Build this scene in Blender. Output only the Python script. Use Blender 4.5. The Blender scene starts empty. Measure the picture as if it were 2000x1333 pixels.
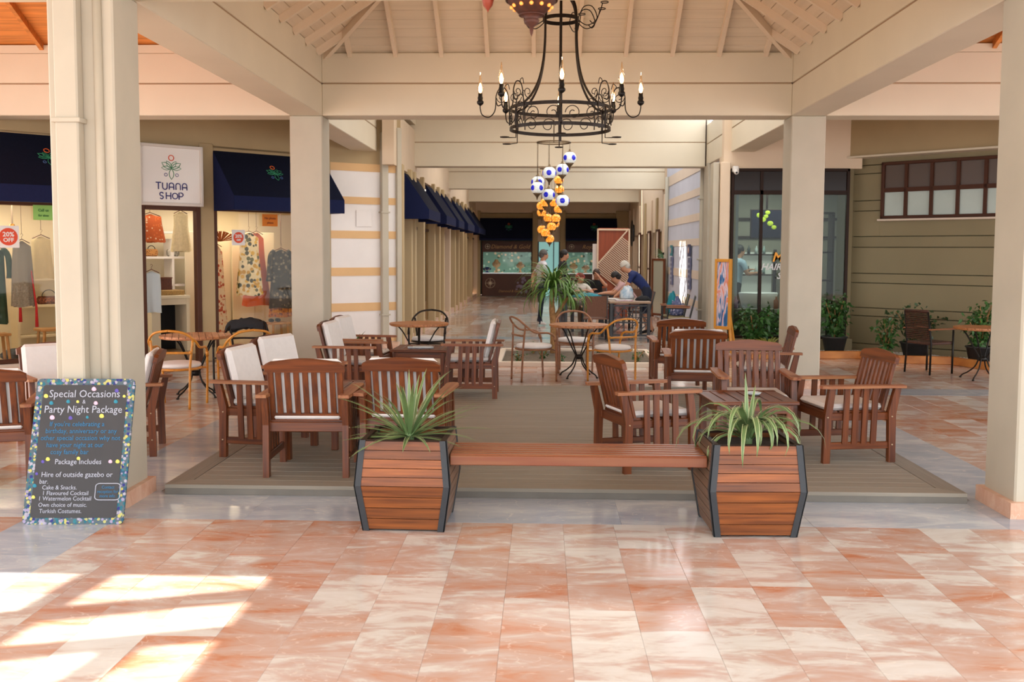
import bpy, bmesh, math, random
from mathutils import Vector, Matrix
PI = math.pi
R = math.radians
random.seed(7)
SC = bpy.context.scene
COL = SC.collection
# ------------------------------------------------------------------ camera, sky, sun, exposure
cd = bpy.data.cameras.new('camera'); CAM = bpy.data.objects.new('camera', cd); COL.objects.link(CAM)
cd.sensor_fit = 'HORIZONTAL'; cd.sensor_width = 36.0; cd.lens = 1950 / 2000 * 36.0
cd.shift_y = -0.018
cd.clip_start = 0.05; cd.clip_end = 200
cd.dof.use_dof = True; cd.dof.focus_distance = 8.5; cd.dof.aperture_fstop = 4.0
CAM.location = (0, 0, 1.70)
CAM.matrix_world = Matrix.Translation((0, 0, 1.70)) @ Matrix.Rotation(R(1.76), 4, 'Z') @ Matrix.Rotation(R(90 - 4.1), 4, 'X') @ Matrix.Rotation(R(0.25), 4, 'Z')
SC.camera = CAM
w = bpy.data.worlds.new('sky'); SC.world = w; w.use_nodes = True
bg = w.node_tree.nodes['Background']; bg.inputs[0].default_value = (0.93, 0.96, 1.0, 1); bg.inputs[1].default_value = 4.3
sl = bpy.data.lights.new('sun', 'SUN'); sl.energy = 17.0; sl.angle = R(0.5); sl.color = (1.0, 0.93, 0.82)
SUN = bpy.data.objects.new('sun', sl); COL.objects.link(SUN)
SUN_DIR = Vector((0.72, -0.12, -0.68)).normalized()
SUN.rotation_euler = SUN_DIR.to_track_quat('-Z', 'Y').to_euler(); SUN.location = (-6, -2, 9)
SC.view_settings.view_transform = 'Standard'; SC.view_settings.look = 'None'
SC.view_settings.gamma = 1.0; SC.view_settings.use_curve_mapping = False
SC.view_settings.exposure = 0.0
SC.cycles.use_denoising = True
SC.cycles.max_bounces = 8; SC.cycles.diffuse_bounces = 5; SC.cycles.transparent_max_bounces = 12
SC.cycles.sample_clamp_indirect = 6.0; SC.cycles.caustics_reflective = False; SC.cycles.caustics_refractive = False
SC.cycles.use_light_tree = True

# ------------------------------------------------------------------ materials
def lin(c):
    if isinstance(c, str):
        c = c.lstrip('#'); c = [int(c[i:i + 2], 16) / 255 for i in (0, 2, 4)]
    return tuple((x / 12.92 if x <= .04045 else ((x + .055) / 1.055) ** 2.4) for x in c)
MATS = {}
def mat(name, color, rough=.6, metal=0., var=0., scale=8., bump=0., stretch=None, color2=None, emit=0., alpha=1., spec=.5, rand=0., coord='Object', detail=4):
    if name in MATS: return MATS[name]
    m = bpy.data.materials.new(name); m.use_nodes = True; nt = m.node_tree
    b = nt.nodes['Principled BSDF']; c = lin(color)
    b.inputs['Base Color'].default_value = (*c, 1); b.inputs['Roughness'].default_value = rough
    b.inputs['Metallic'].default_value = metal; b.inputs['Specular IOR Level'].default_value = spec
    if emit: b.inputs['Emission Color'].default_value = (*c, 1); b.inputs['Emission Strength'].default_value = emit
    if alpha < 1: b.inputs['Alpha'].default_value = alpha
    if var or bump or color2 or rand:
        tc = nt.nodes.new('ShaderNodeTexCoord'); mp = nt.nodes.new('ShaderNodeMapping'); ns = nt.nodes.new('ShaderNodeTexNoise')
        nt.links.new(tc.outputs[coord], mp.inputs[0]); nt.links.new(mp.outputs[0], ns.inputs['Vector'])
        st = stretch or (1, 1, 1); mp.inputs['Scale'].default_value = tuple(scale * s for s in st); ns.inputs['Scale'].default_value = 1.0
        ns.inputs['Detail'].default_value = detail
        oi = nt.nodes.new('ShaderNodeObjectInfo'); ge = nt.nodes.new('ShaderNodeNewGeometry')
        add = nt.nodes.new('ShaderNodeVectorMath'); add.operation = 'SCALE'
        cmb = nt.nodes.new('ShaderNodeMath'); cmb.operation = 'ADD'
        nt.links.new(oi.outputs['Random'], cmb.inputs[0]); nt.links.new(ge.outputs['Random Per Island'], cmb.inputs[1])
        fr = nt.nodes.new('ShaderNodeMath'); fr.operation = 'FRACT'; nt.links.new(cmb.outputs[0], fr.inputs[0])
        cx = nt.nodes.new('ShaderNodeCombineXYZ')
        mu = nt.nodes.new('ShaderNodeMath'); mu.operation = 'MULTIPLY'; mu.inputs[1].default_value = 37.; nt.links.new(fr.outputs[0], mu.inputs[0])
        for i in range(3): nt.links.new(mu.outputs[0], cx.inputs[i])
        nt.links.new(cx.outputs[0], mp.inputs['Location'])
        rp = nt.nodes.new('ShaderNodeValToRGB'); nt.links.new(ns.outputs[0], rp.inputs[0])
        c2 = lin(color2) if color2 else tuple(max(0, x * (1 - var)) for x in c)
        rp.color_ramp.elements[0].color = (*c2, 1); rp.color_ramp.elements[0].position = .33
        rp.color_ramp.elements[1].color = (*c, 1); rp.color_ramp.elements[1].position = .66
        out = rp.outputs[0]
        if rand:
            hv = nt.nodes.new('ShaderNodeHueSaturation'); nt.links.new(out, hv.inputs['Color'])
            mr = nt.nodes.new('ShaderNodeMapRange'); mr.inputs['To Min'].default_value = 1 - rand; mr.inputs['To Max'].default_value = 1 + rand * .6
            nt.links.new(fr.outputs[0], mr.inputs[0]); nt.links.new(mr.outputs[0], hv.inputs['Value']); out = hv.outputs[0]
        nt.links.new(out, b.inputs['Base Color'])
        if bump:
            bp = nt.nodes.new('ShaderNodeBump'); bp.inputs['Strength'].default_value = bump; bp.inputs['Distance'].default_value = .01
            nt.links.new(ns.outputs[0], bp.inputs['Height']); nt.links.new(bp.outputs[0], b.inputs['Normal'])
    MATS[name] = m
    return m
def marble(name, ramp, scale, rough, coat=.0):
    """polished stone: the slab's own tone from a per-slab random, clouded and veined"""
    m = bpy.data.materials.new(name); m.use_nodes = True; nt = m.node_tree; N = nt.nodes.new; Lk = nt.links.new
    b = nt.nodes['Principled BSDF']
    tc = N('ShaderNodeTexCoord'); ge = N('ShaderNodeNewGeometry'); oi = N('ShaderNodeObjectInfo')
    s = N('ShaderNodeMath'); s.operation = 'ADD'; Lk(oi.outputs['Random'], s.inputs[0]); Lk(ge.outputs['Random Per Island'], s.inputs[1])
    f = N('ShaderNodeMath'); f.operation = 'FRACT'; Lk(s.outputs[0], f.inputs[0])
    mu = N('ShaderNodeMath'); mu.operation = 'MULTIPLY'; mu.inputs[1].default_value = 91.; Lk(f.outputs[0], mu.inputs[0])
    cx = N('ShaderNodeCombineXYZ'); [Lk(mu.outputs[0], cx.inputs[i]) for i in range(3)]
    ad = N('ShaderNodeVectorMath'); ad.operation = 'ADD'; st_ = N('ShaderNodeVectorMath'); st_.operation = 'MULTIPLY'; st_.inputs[1].default_value = (.75, 1.9, 1); Lk(ge.outputs['Position'], st_.inputs[0]); Lk(st_.outputs[0], ad.inputs[0]); Lk(cx.outputs[0], ad.inputs[1])
    n1 = N('ShaderNodeTexNoise'); n1.inputs['Scale'].default_value = scale; n1.inputs['Detail'].default_value = 7; n1.inputs['Roughness'].default_value = .62; n1.inputs['Distortion'].default_value = .9
    n2 = N('ShaderNodeTexNoise'); n2.inputs['Scale'].default_value = scale * 4.3; n2.inputs['Detail'].default_value = 5; n2.inputs['Distortion'].default_value = 1.2
    Lk(ad.outputs[0], n1.inputs['Vector']); Lk(ad.outputs[0], n2.inputs['Vector'])
    # value = random*.62 + cloud*.9 - .25
    a1 = N('ShaderNodeMath'); a1.operation = 'MULTIPLY_ADD'; a1.inputs[1].default_value = 1.75; a1.inputs[2].default_value = -.62; Lk(n1.outputs[0], a1.inputs[0])
    a2 = N('ShaderNodeMath'); a2.operation = 'MULTIPLY_ADD'; a2.inputs[1].default_value = .42; Lk(f.outputs[0], a2.inputs[0]); Lk(a1.outputs[0], a2.inputs[2])
    a3 = N('ShaderNodeMath'); a3.operation = 'MULTIPLY_ADD'; a3.inputs[1].default_value = .3; Lk(n2.outputs[0], a3.inputs[0]); Lk(a2.outputs[0], a3.inputs[2])
    rp = N('ShaderNodeValToRGB'); Lk(a3.outputs[0], rp.inputs[0]); er = rp.color_ramp.elements
    er[0].position = ramp[0][0]; er[0].color = (*lin(ramp[0][1]), 1); er[1].position = ramp[-1][0]; er[1].color = (*lin(ramp[-1][1]), 1)
    for p, c in ramp[1:-1]:
        e = er.new(p); e.color = (*lin(c), 1)
    # thin pale veins
    v = N('ShaderNodeTexNoise'); v.inputs['Scale'].default_value = scale * .8; v.inputs['Detail'].default_value = 3; v.inputs['Distortion'].default_value = 2.0; Lk(ad.outputs[0], v.inputs['Vector'])
    v1 = N('ShaderNodeMath'); v1.operation = 'SUBTRACT'; v1.inputs[1].default_value = .5; Lk(v.outputs[0], v1.inputs[0])
    v2 = N('ShaderNodeMath'); v2.operation = 'ABSOLUTE'; Lk(v1.outputs[0], v2.inputs[0])
    v3 = N('ShaderNodeMapRange'); v3.inputs['From Min'].default_value = 0; v3.inputs['From Max'].default_value = .008; v3.inputs['To Min'].default_value = .3; v3.inputs['To Max'].default_value = 0; Lk(v2.outputs[0], v3.inputs[0])
    mx = N('ShaderNodeMixRGB'); mx.inputs[2].default_value = (*lin('#EBDFD2'), 1); Lk(v3.outputs[0], mx.inputs[0]); Lk(rp.outputs[0], mx.inputs[1])
    Lk(mx.outputs[0], b.inputs['Base Color'])
    b.inputs['Roughness'].default_value = rough
    MATS[name] = m; return m
def glass(name, tint='#E8F0EE', refl=.12, clear=.93):
    m = bpy.data.materials.new(name); m.use_nodes = True; nt = m.node_tree
    for n in list(nt.nodes): nt.nodes.remove(n)
    o = nt.nodes.new('ShaderNodeOutputMaterial'); mx = nt.nodes.new('ShaderNodeMixShader'); t = nt.nodes.new('ShaderNodeBsdfTransparent')
    g = nt.nodes.new('ShaderNodeBsdfGlossy'); g.inputs['Roughness'].default_value = .02; lw = nt.nodes.new('ShaderNodeFresnel'); lw.inputs['IOR'].default_value = 1.5
    ma = nt.nodes.new('ShaderNodeMath'); ma.operation = 'MULTIPLY_ADD'; ma.inputs[1].default_value = .25; ma.inputs[2].default_value = refl - .018
    t.inputs[0].default_value = (*[x * clear for x in lin(tint)], 1)
    nt.links.new(lw.outputs[0], ma.inputs[0]); nt.links.new(ma.outputs[0], mx.inputs[0]); nt.links.new(t.outputs[0], mx.inputs[1]); nt.links.new(g.outputs[0], mx.inputs[2]); nt.links.new(mx.outputs[0], o.inputs[0])
    MATS[name] = m; return m
def spots(name, base, cols, scale, rough=.8, edge=.45, emit=0.):
    """voronoi print: base cloth with round blotches in several colours"""
    m = bpy.data.materials.new(name); m.use_nodes = True; nt = m.node_tree; N = nt.nodes.new; Lk = nt.links.new
    b = nt.nodes['Principled BSDF']; b.inputs['Roughness'].default_value = rough
    tc = N('ShaderNodeTexCoord'); v = N('ShaderNodeTexVoronoi'); v.inputs['Scale'].default_value = scale; Lk(tc.outputs['Object'], v.inputs['Vector'])
    lt = N('ShaderNodeMath'); lt.operation = 'LESS_THAN'; lt.inputs[1].default_value = edge; Lk(v.outputs['Distance'], lt.inputs[0])
    sx = N('ShaderNodeSeparateXYZ'); Lk(v.outputs['Color'], sx.inputs[0])
    rp = N('ShaderNodeValToRGB'); rp.color_ramp.interpolation = 'CONSTANT'; Lk(sx.outputs[0], rp.inputs[0]); er = rp.color_ramp.elements
    er[0].color = (*lin(cols[0]), 1); er[1].position = 1 / len(cols); er[1].color = (*lin(cols[min(1, len(cols) - 1)]), 1)
    for i in range(2, len(cols)): e = er.new(i / len(cols)); e.color = (*lin(cols[i]), 1)
    mx = N('ShaderNodeMixRGB'); mx.inputs[1].default_value = (*lin(base), 1); Lk(lt.outputs[0], mx.inputs[0]); Lk(rp.outputs[0], mx.inputs[2]); Lk(mx.outputs[0], b.inputs['Base Color'])
    if emit: Lk(mx.outputs[0], b.inputs['Emission Color']); b.inputs['Emission Strength'].default_value = emit
    MATS[name] = m; return m

M_WALL = mat('cream_plaster', '#D2BDA3', .75, var=.06, scale=2.0, bump=.05)
M_BEAM = mat('cream_paint_beam', '#D5CAB3', .6, var=.05, scale=1.5)
M_COLM = mat('cream_paint_column', '#B5AD9B', .7, var=.07, scale=3., bump=.06)
M_SHOP = mat('tan_shop_wall', '#A9946F', .8, var=.08, scale=2.)
M_OLIVE = mat('olive_painted_siding', '#8B7F60', .75, var=.10, scale=1.2)
M_WHITE = mat('white_plaster', '#E3DEDA', .8, var=.04, scale=3.)
M_STRIPE = mat('ochre_stripe', '#D8B07E', .8, var=.06, scale=4.)
M_LAV = mat('lavender_plaster', '#C6CAD8', .8, var=.07, scale=2.)
M_PALE = mat('pale_cream_stripe', '#D8C8B6', .8, var=.04, scale=3.)
M_CEIL = mat('white_painted_board', '#DED0BA', .65, var=.08, scale=3., stretch=(.3, 8, 1), rand=.05)
M_CEILS = mat('white_painted_board_side', '#DAC7AE', .65, var=.08, scale=3., stretch=(8, .3, 1), rand=.05)
M_RAFT = mat('white_painted_rafter', '#DDCBB4', .6)
M_PINE = mat('orange_pine_board', '#D98B45', .5, var=.35, scale=2.5, stretch=(.5, 9, 4), rand=.18)
M_NAVY = mat('navy_canvas', '#14182A', .9, spec=.1, var=.15, scale=30)
M_NAVY2 = mat('navy_canvas_valance', '#1A2040', .9, spec=.1, var=.1, scale=30)
M_BROWN = mat('brown_metal_frame', '#4A2B1C', .5, spec=.2)
M_DARKB = mat('dark_brown_frame', '#2A1A12', .5, spec=.15)
M_GLASS = glass('shop_glass', '#FFFAF0', .02, .97)
M_GLASS2 = glass('salon_glass', '#D9E2DC', .02, .93)
M_FROST = mat('frosted_glass', '#B9C8C0', .35, var=.1, scale=2.)
M_FROSTD = mat('smoked_glass', '#5E5048', .3, spec=.25)
M_MARB = marble('pink_marble', [(.05, '#A96848'), (.2, '#B07558'), (.3, '#B4836B'), (.42, '#B59281'), (.56, '#B79B8E'), (.68, '#BCAAA0'), (.78, '#C6BEB6'), (1.0, '#CDC9C3')], 2.4, .15)
M_GREY = marble('blue_grey_marble', [(.0, '#88929F'), (.3, '#99A2AE'), (.6, '#A8AEB7'), (.85, '#B8BCC1'), (1.0, '#C6C8CA')], 2.0, .14)
M_SKIRT = marble('pink_marble_plinth', [(.0, '#B98468'), (.5, '#C99C82'), (1.0, '#D8B7A0')], 4, .3)
M_GROUT = mat('stone_bedding', '#BFA08E', .8)
M_DECK = mat('grey_composite_board', '#8E8679', .7, var=.2, scale=4, stretch=(.4, 14, 4), rand=.07, bump=.08)
M_DECKY = mat('grey_composite_board_side', '#857D71', .7, var=.18, scale=4, stretch=(14, .4, 4), rand=.07, bump=.08)
M_WX = mat('oiled_hardwood_x', '#743A12', .40, scale=5, stretch=(.35, 7, 7), color2='#4A2007', rand=.14)
M_WY = mat('oiled_hardwood_y', '#743A12', .40, scale=5, stretch=(7, .35, 7), color2='#4A2007', rand=.14)
M_WZ = mat('oiled_hardwood_z', '#743A12', .40, scale=5, stretch=(7, 7, .35), color2='#4A2007', rand=.14)
M_ARM = mat('worn_hardwood_arm', '#9C6A42', .55, scale=5, stretch=(7, .35, 7), color2='#814427', rand=.1)
M_PLK = mat('orange_cedar_plank', '#8E5022', .45, scale=5, stretch=(.4, 8, 8), color2='#5E3114', rand=.32)
M_PLKY = mat('grey_cedar_plank', '#7A5A44', .5, scale=5, stretch=(8, .4, 8), color2='#55402F', rand=.2)  # greyer, darker wood tone on the planter's two side faces
M_BENCH = mat('bench_hardwood', '#865230', .34, scale=5, stretch=(.35, 7, 7), color2='#7B3D20', rand=.16)
M_STEELG = mat('dark_grey_strap', '#2C3034', .6, var=.1, scale=20)
M_CUSH = mat('white_cotton', '#D9D5D2', .9, var=.05, scale=20, bump=.1)
M_PIPE = mat('cushion_piping', '#C9C2BE', .9)
M_IRON = mat('black_iron', '#1F1B18', .45, metal=.6, var=.3, scale=30)
M_IRON2 = mat('bronzed_black_iron', '#2A211B', .4, metal=.7, var=.4, scale=40)
M_CANE = mat('golden_cane', '#C98426', .4, var=.25, scale=25)
M_CANE2 = mat('brown_cane', '#8A5A38', .45, var=.25, scale=25)
M_TTOP = mat('round_table_teak', '#C08250', .4, scale=6, stretch=(8, .5, 8), color2='#95592F', rand=.14)
M_SOIL = mat('dark_soil', '#2B211A', .95, var=.5, scale=40, bump=.6)
M_LEAFV = mat('variegated_leaf', '#6E8A55', .45, var=.35, scale=6, rand=.2)
M_LEAFE = mat('leaf_cream_edge', '#AEB684', .5)
M_LEAFG = mat('dark_green_leaf', '#3D6A2E', .4, var=.4, scale=10, rand=.3)
M_LEAFP = mat('palm_leaf', '#5E8434', .45, var=.35, scale=5, rand=.3)
M_LEAFY = mat('yellow_green_leaf', '#8A8A35', .5, var=.35, scale=8, rand=.3)
M_BARK = mat('palm_bark', '#A77B4A', .8, var=.4, scale=30, bump=.4)
M_CHALK = mat('chalkboard', '#3B3B3D', .8, var=.12, scale=5)
M_TXW = mat('chalk_white', '#A4A9B6', .9)
M_TXB = mat('chalk_blue', '#2F6E96', .9)
M_WOVEN = mat('brown_wicker', '#5B3320', .6, scale=60, color2='#2E1A12', bump=.5)
M_STEELW = mat('white_metal', '#D8D4CE', .4)
M_SKIN = mat('skin', '#C58E6E', .6)
M_PAPER = mat('paper_white', '#DDDAD6', .8)
M_RED = mat('orange_red_print', '#D0451F', .6)
M_TEAL = mat('teal_cloth', '#1B8190', .8)
M_BLACKC = mat('black_cloth', '#18181B', .9)
M_DKMET = mat('charcoal_metal', '#35373A', .45, metal=.3)

# ------------------------------------------------------------------ mesh builder
class MB:
    def __init__(s): s.v = []; s.f = []; s.mi = []; s.sm = []
    def add(s, vs, fs, m=0, smooth=False):
        o = len(s.v); s.v += [tuple(p) for p in vs]; s.f += [tuple(i + o for i in f) for f in fs]; s.mi += [m] * len(fs); s.sm += [smooth] * len(fs); return s
    def box(s, c, d, rot=None, m=0, bev=0.):
        x, y, z = (q / 2 for q in d); b = min(bev, x * .9, y * .9, z * .9)
        if b <= 0:
            vs = [Vector((i * x, j * y, k * z)) for i in (-1, 1) for j in (-1, 1) for k in (-1, 1)]
            fs = [(0, 1, 3, 2), (4, 6, 7, 5), (0, 4, 5, 1), (2, 3, 7, 6), (0, 2, 6, 4), (1, 5, 7, 3)]
        else:
            vs = []; idx = {}
            for i in (-1, 1):
                for j in (-1, 1):
                    for k in (-1, 1):
                        idx[i, j, k] = len(vs)
                        vs += [Vector((i * x, j * (y - b), k * (z - b))), Vector((i * (x - b), j * y, k * (z - b))), Vector((i * (x - b), j * (y - b), k * z))]
            def q(*a): return a
            fs = []
            g = lambda i, j, k, a: idx[i, j, k] + a
            for i in (-1, 1):
                fs.append(q(*([g(i, -1, -1, 0), g(i, 1, -1, 0), g(i, 1, 1, 0), g(i, -1, 1, 0)][::i])))
                fs.append(q(*([g(-1, i, -1, 1), g(-1, i, 1, 1), g(1, i, 1, 1), g(1, i, -1, 1)][::i])))
                fs.append(q(*([g(-1, -1, i, 2), g(1, -1, i, 2), g(1, 1, i, 2), g(-1, 1, i, 2)][::i])))
                for j in (-1, 1):
                    t = i * j
                    fs.append(q(*([g(i, j, -1, 0), g(i, j, -1, 1), g(i, j, 1, 1), g(i, j, 1, 0)][::t])))
                    fs.append(q(*([g(i, -1, j, 0), g(i, -1, j, 2), g(i, 1, j, 2), g(i, 1, j, 0)][::-t])))
                    fs.append(q(*([g(-1, i, j, 1), g(-1, i, j, 2), g(1, i, j, 2), g(1, i, j, 1)][::t])))
                    for k in (-1, 1):
                        fs.append(q(*([g(i, j, k, 0), g(i, j, k, 1), g(i, j, k, 2)][::t * k])))
        if rot is not None: vs = [rot @ p for p in vs]
        C_ = Vector(c); return s.add([p + C_ for p in vs], fs, m)
    def bar(s, a, b, w_, h_, up=(0, 0, 1), m=0, bev=0.):
        a = Vector(a); b = Vector(b); y = (b - a); L = y.length; y.normalize(); u = Vector(up)
        x = y.cross(u)
        if x.length < 1e-4: x = y.cross(Vector((1, 0, 0)))
        x.normalize(); z = x.cross(y); rot = Matrix((x, y, z)).transposed()
        return s.box((a + b) / 2, (w_, L, h_), rot, m, bev)
    def tube(s, pts, r, n=8, m=0, closed=False, cap=True):
        P = [Vector(p) for p in pts]; k = len(P); rr = r if isinstance(r, (list, tuple)) else [r] * k
        vs = []; prev = None
        for i, p in enumerate(P):
            if closed: t = P[(i + 1) % k] - P[i - 1]
            else: t = P[min(i + 1, k - 1)] - P[max(i - 1, 0)]
            if t.length < 1e-9: t = Vector((0, 0, 1))
            t.normalize()
            if prev is None: x = t.cross(Vector((0, 0, 1)) if abs(t.z) < .9 else Vector((1, 0, 0)))
            else: x = prev - t * prev.dot(t)
            if x.length < 1e-6: x = t.orthogonal()
            x.normalize(); prev = x; y = t.cross(x)
            vs += [p + (x * math.cos(2 * PI * j / n) + y * math.sin(2 * PI * j / n)) * rr[i] for j in range(n)]
        fs = []
        for i in range(k if closed else k - 1):
            a = i * n; b = ((i + 1) % k) * n
            fs += [(a + j, a + (j + 1) % n, b + (j + 1) % n, b + j) for j in range(n)]
        if cap and not closed: fs += [tuple(range(n - 1, -1, -1)), tuple((k - 1) * n + j for j in range(n))]
        return s.add(vs, fs, m, True)
    def lathe(s, prof, c=(0, 0, 0), n=20, m=0, sy=1., smooth=True, rot=None):
        vs = []; C_ = Vector(c)
        for r, z in prof:
            for j in range(n):
                p = Vector((r * math.cos(2 * PI * j / n), r * sy * math.sin(2 * PI * j / n), z))
                vs.append((rot @ p if rot is not None else p) + C_)
        fs = []
        for i in range(len(prof) - 1):
            a = i * n; b = a + n; fs += [(a + j, a + (j + 1) % n, b + (j + 1) % n, b + j) for j in range(n)]
        loop = prof[0] == prof[-1]
        if prof[0][0] > 1e-5 and not loop: fs.append(tuple(range(n - 1, -1, -1)))
        if prof[-1][0] > 1e-5 and not loop: fs.append(tuple((len(prof) - 1) * n + j for j in range(n)))
        return s.add(vs, fs, m, smooth)
    def ball(s, c, r, n=12, m=0, sc=(1, 1, 1), rot=None):
        k = max(4, n // 2); vs = []; C_ = Vector(c)
        for i in range(k + 1):
            t = PI * i / k
            for j in range(n):
                p = Vector((r * sc[0] * math.sin(t) * math.cos(2 * PI * j / n), r * sc[1] * math.sin(t) * math.sin(2 * PI * j / n), -r * sc[2] * math.cos(t)))
                vs.append((rot @ p if rot is not None else p) + C_)
        fs = []
        for i in range(k):
            a = i * n; b = a + n; fs += [(a + j, a + (j + 1) % n, b + (j + 1) % n, b + j) for j in range(n)]
        return s.add(vs, fs, m, True)
    def prism(s, poly, ax, a, b, m=0):
        """extrude a 2D polygon along axis ax from a to b; poly coords fill the other two axes in order"""
        n = len(poly); vs = []
        for t in (a, b):
            for p in poly:
                q = list(p); q.insert(ax, t); vs.append(Vector(q))
        ar = sum(poly[i][0] * poly[(i + 1) % n][1] - poly[(i + 1) % n][0] * poly[i][1] for i in range(n))
        fl = (ar > 0) ^ (ax == 1)
        f0 = tuple(range(n)); f1 = tuple(range(n, 2 * n)); sd = [(i, (i + 1) % n, n + (i + 1) % n, n + i) for i in range(n)]
        if fl: fs = [f0[::-1], f1] + sd
        else: fs = [f0, f1[::-1]] + [q[::-1] for q in sd]
        return s.add(vs, fs, m)
    def ribbon(s, pts, ws, side, m=0, fold=.0, dbl=False):
        """leaf blade along pts; ws half widths; side vector"""
        P = [Vector(p) for p in pts]; vs = []; k = len(P)
        for i, p in enumerate(P):
            t = (P[min(i + 1, k - 1)] - P[max(i - 1, 0)]).normalized(); x = Vector(side); x = (x - t * x.dot(t)).normalized(); nrm = x.cross(t)
            vs += [p - x * ws[i] + nrm * fold * ws[i], p, p + x * ws[i] + nrm * fold * ws[i]]
        fs = []
        for i in range(k - 1):
            a = i * 3; b = a + 3; fs += [(a, a + 1, b + 1, b), (a + 1, a + 2, b + 2, b + 1)]
        return s.add(vs, fs, m, True)
    def mesh(s, name, mats):
        me = bpy.data.meshes.new(name); me.from_pydata(s.v, [], s.f)
        for mt in (mats if isinstance(mats, (list, tuple)) else [mats]): me.materials.append(mt)
        me.polygons.foreach_set('material_index', s.mi); me.polygons.foreach_set('use_smooth', s.sm); me.update()
        return me
    def build(s, name, mats, parent=None, loc=None, rz=None):
        o = bpy.data.objects.new(name, s.mesh(name, mats)); COL.objects.link(o)
        if parent is not None: o.parent = parent
        if loc is not None: o.location = loc
        if rz is not None: o.rotation_euler = (0, 0, rz)
        return o
def tag(o, label=None, cat=None, group=None, kind=None):
    if label: o['label'] = label
    if cat: o['category'] = cat
    if group: o['group'] = group
    if kind: o['kind'] = kind
    return o
def empty(name, loc=(0, 0, 0), rz=0., label=None, cat=None, group=None, kind=None):
    o = bpy.data.objects.new(name, None); COL.objects.link(o); o.empty_display_size = .1
    o.location = loc; o.rotation_euler = (0, 0, rz); return tag(o, label, cat, group, kind)
KIDS = {}
def copy_tree(o, parent=None):
    c = o.copy(); COL.objects.link(c); c.parent = parent
    for ch in list(o.children): copy_tree(ch, c)
    return c
def link_copy(o, parent, loc, rz=0):
    c = o.copy(); COL.objects.link(c); c.parent = parent; c.location = loc; c.rotation_euler = (0, 0, rz); return c
def struct(name, mb, m, parent=None, label=None):
    o = mb.build(name, m, parent)
    if parent is None: tag(o, label, None, None, 'structure')
    return o
def text(body, size, m, parent, loc, rot=(PI / 2, 0, 0), name='lettering', ext=.001, align='CENTER', shear=0., sx=1., bold=0.):
    c = bpy.data.curves.new(name, 'FONT'); c.body = body; c.size = size; c.extrude = ext; c.align_x = align; c.align_y = 'CENTER'; c.shear = shear; c.offset = bold
    c.resolution_u = 2
    c.materials.append(m); tmp = bpy.data.objects.new(name, c)
    me = bpy.data.meshes.new_from_object(tmp); bpy.data.objects.remove(tmp)
    o = bpy.data.objects.new(name, me); COL.objects.link(o); o.parent = parent; o.location = loc; o.rotation_euler = rot; o.scale = (sx, 1, 1); return o
def area(name, loc, size, power, color=(1, .95, .88), rot=(0, 0, 0), sy=None):
    l = bpy.data.lights.new(name, 'AREA'); l.energy = power; l.size = size; l.color = color
    if sy: l.shape = 'RECTANGLE'; l.size_y = sy
    o = bpy.data.objects.new(name, l); COL.objects.link(o); o.location = loc; o.rotation_euler = rot; return o
def arc(c, r, a0, a1, n, plane='xz', sx=1.):
    out = []
    for i in range(n + 1):
        a = a0 + (a1 - a0) * i / n; u = r * sx * math.cos(a); v = r * math.sin(a)
        out.append({'xz': (c[0] + u, c[1], c[2] + v), 'xy': (c[0] + u, c[1] + v, c[2]), 'yz': (c[0], c[1] + u, c[2] + v)}[plane])
    return out
def bez(p, n=10):
    """Catmull-Rom through points"""
    P = [Vector(q) for q in p]; out = []
    for i in range(len(P) - 1):
        a = P[max(i - 1, 0)]; b = P[i]; c = P[i + 1]; d = P[min(i + 2, len(P) - 1)]
        for k in range(n):
            t = k / n
            out.append(.5 * ((2 * b) + (c - a) * t + (2 * a - 5 * b + 4 * c - d) * t * t + (3 * b - a - 3 * c + d) * t ** 3))
    out.append(P[-1]); return out
# ================================================================== THE SETTING
XL, XR, YF, YB = -2.76, 3.04, 6.83, 12.5      # inner faces of the centre bay
CW = .42
ZB, ZJ, ZT = 3.375, 3.77, 4.14                # beam soffit, joint, top
# ---- floor: bedding slab with every slab of marble on it
floor = struct('floor', MB().box((0, 18, -.06), (30, 50, .1)), M_GROUT, None, 'polished pink and blue-grey marble floor')
def slab_mesh(w_, l_, m):
    b = .0004
    return MB().prism([(-w_ / 2 + b, -.012), (w_ / 2 - b, -.012), (w_ / 2 - b, -.0006), (w_ / 2 - b * 3, 0), (-w_ / 2 + b * 3, 0), (-w_ / 2 + b, -.0006)], 1, -l_ / 2 + b, l_ / 2 - b).mesh('tile', m)
W_T = .3155
tile_pieces = []                               # (x centre, y centre, width, length, marble)
rr = random.Random(3)
def field(x0, x1, y0, y1, w_=W_T, ln=(.55, .78, .97, .62)):
    n = max(1, round((x1 - x0) / w_)); ww = (x1 - x0) / n
    for i in range(n):
        y = y1; y_first = True
        while y > y0 + .02:
            L = rr.choice(ln) * (rr.uniform(.45, 1) if y_first else 1); y_first = False
            if y - L < y0 + .2: L = y - y0
            tile_pieces.append((x0 + (i + .5) * ww, y - L / 2, ww, L, 'P')); y -= L
def band(x0, x1, y0, y1, along, L):
    if along == 'x':
        n = max(1, round((x1 - x0) / L)); d = (x1 - x0) / n
        for i in range(n): tile_pieces.append((x0 + (i + .5) * d, (y0 + y1) / 2, d, y1 - y0, 'G'))
    else:
        n = max(1, round((y1 - y0) / L)); d = (y1 - y0) / n
        for i in range(n): tile_pieces.append(((x0 + x1) / 2, y0 + (i + .5) * d, x1 - x0, d, 'G'))
bx0, bx1, bx2, bx3 = -3.25, -2.68, 2.95, 3.46
by0, by1, by2, by3 = 6.14, 6.86, 11.98, 12.55
field(bx1, bx2, 2.9, by0)
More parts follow.
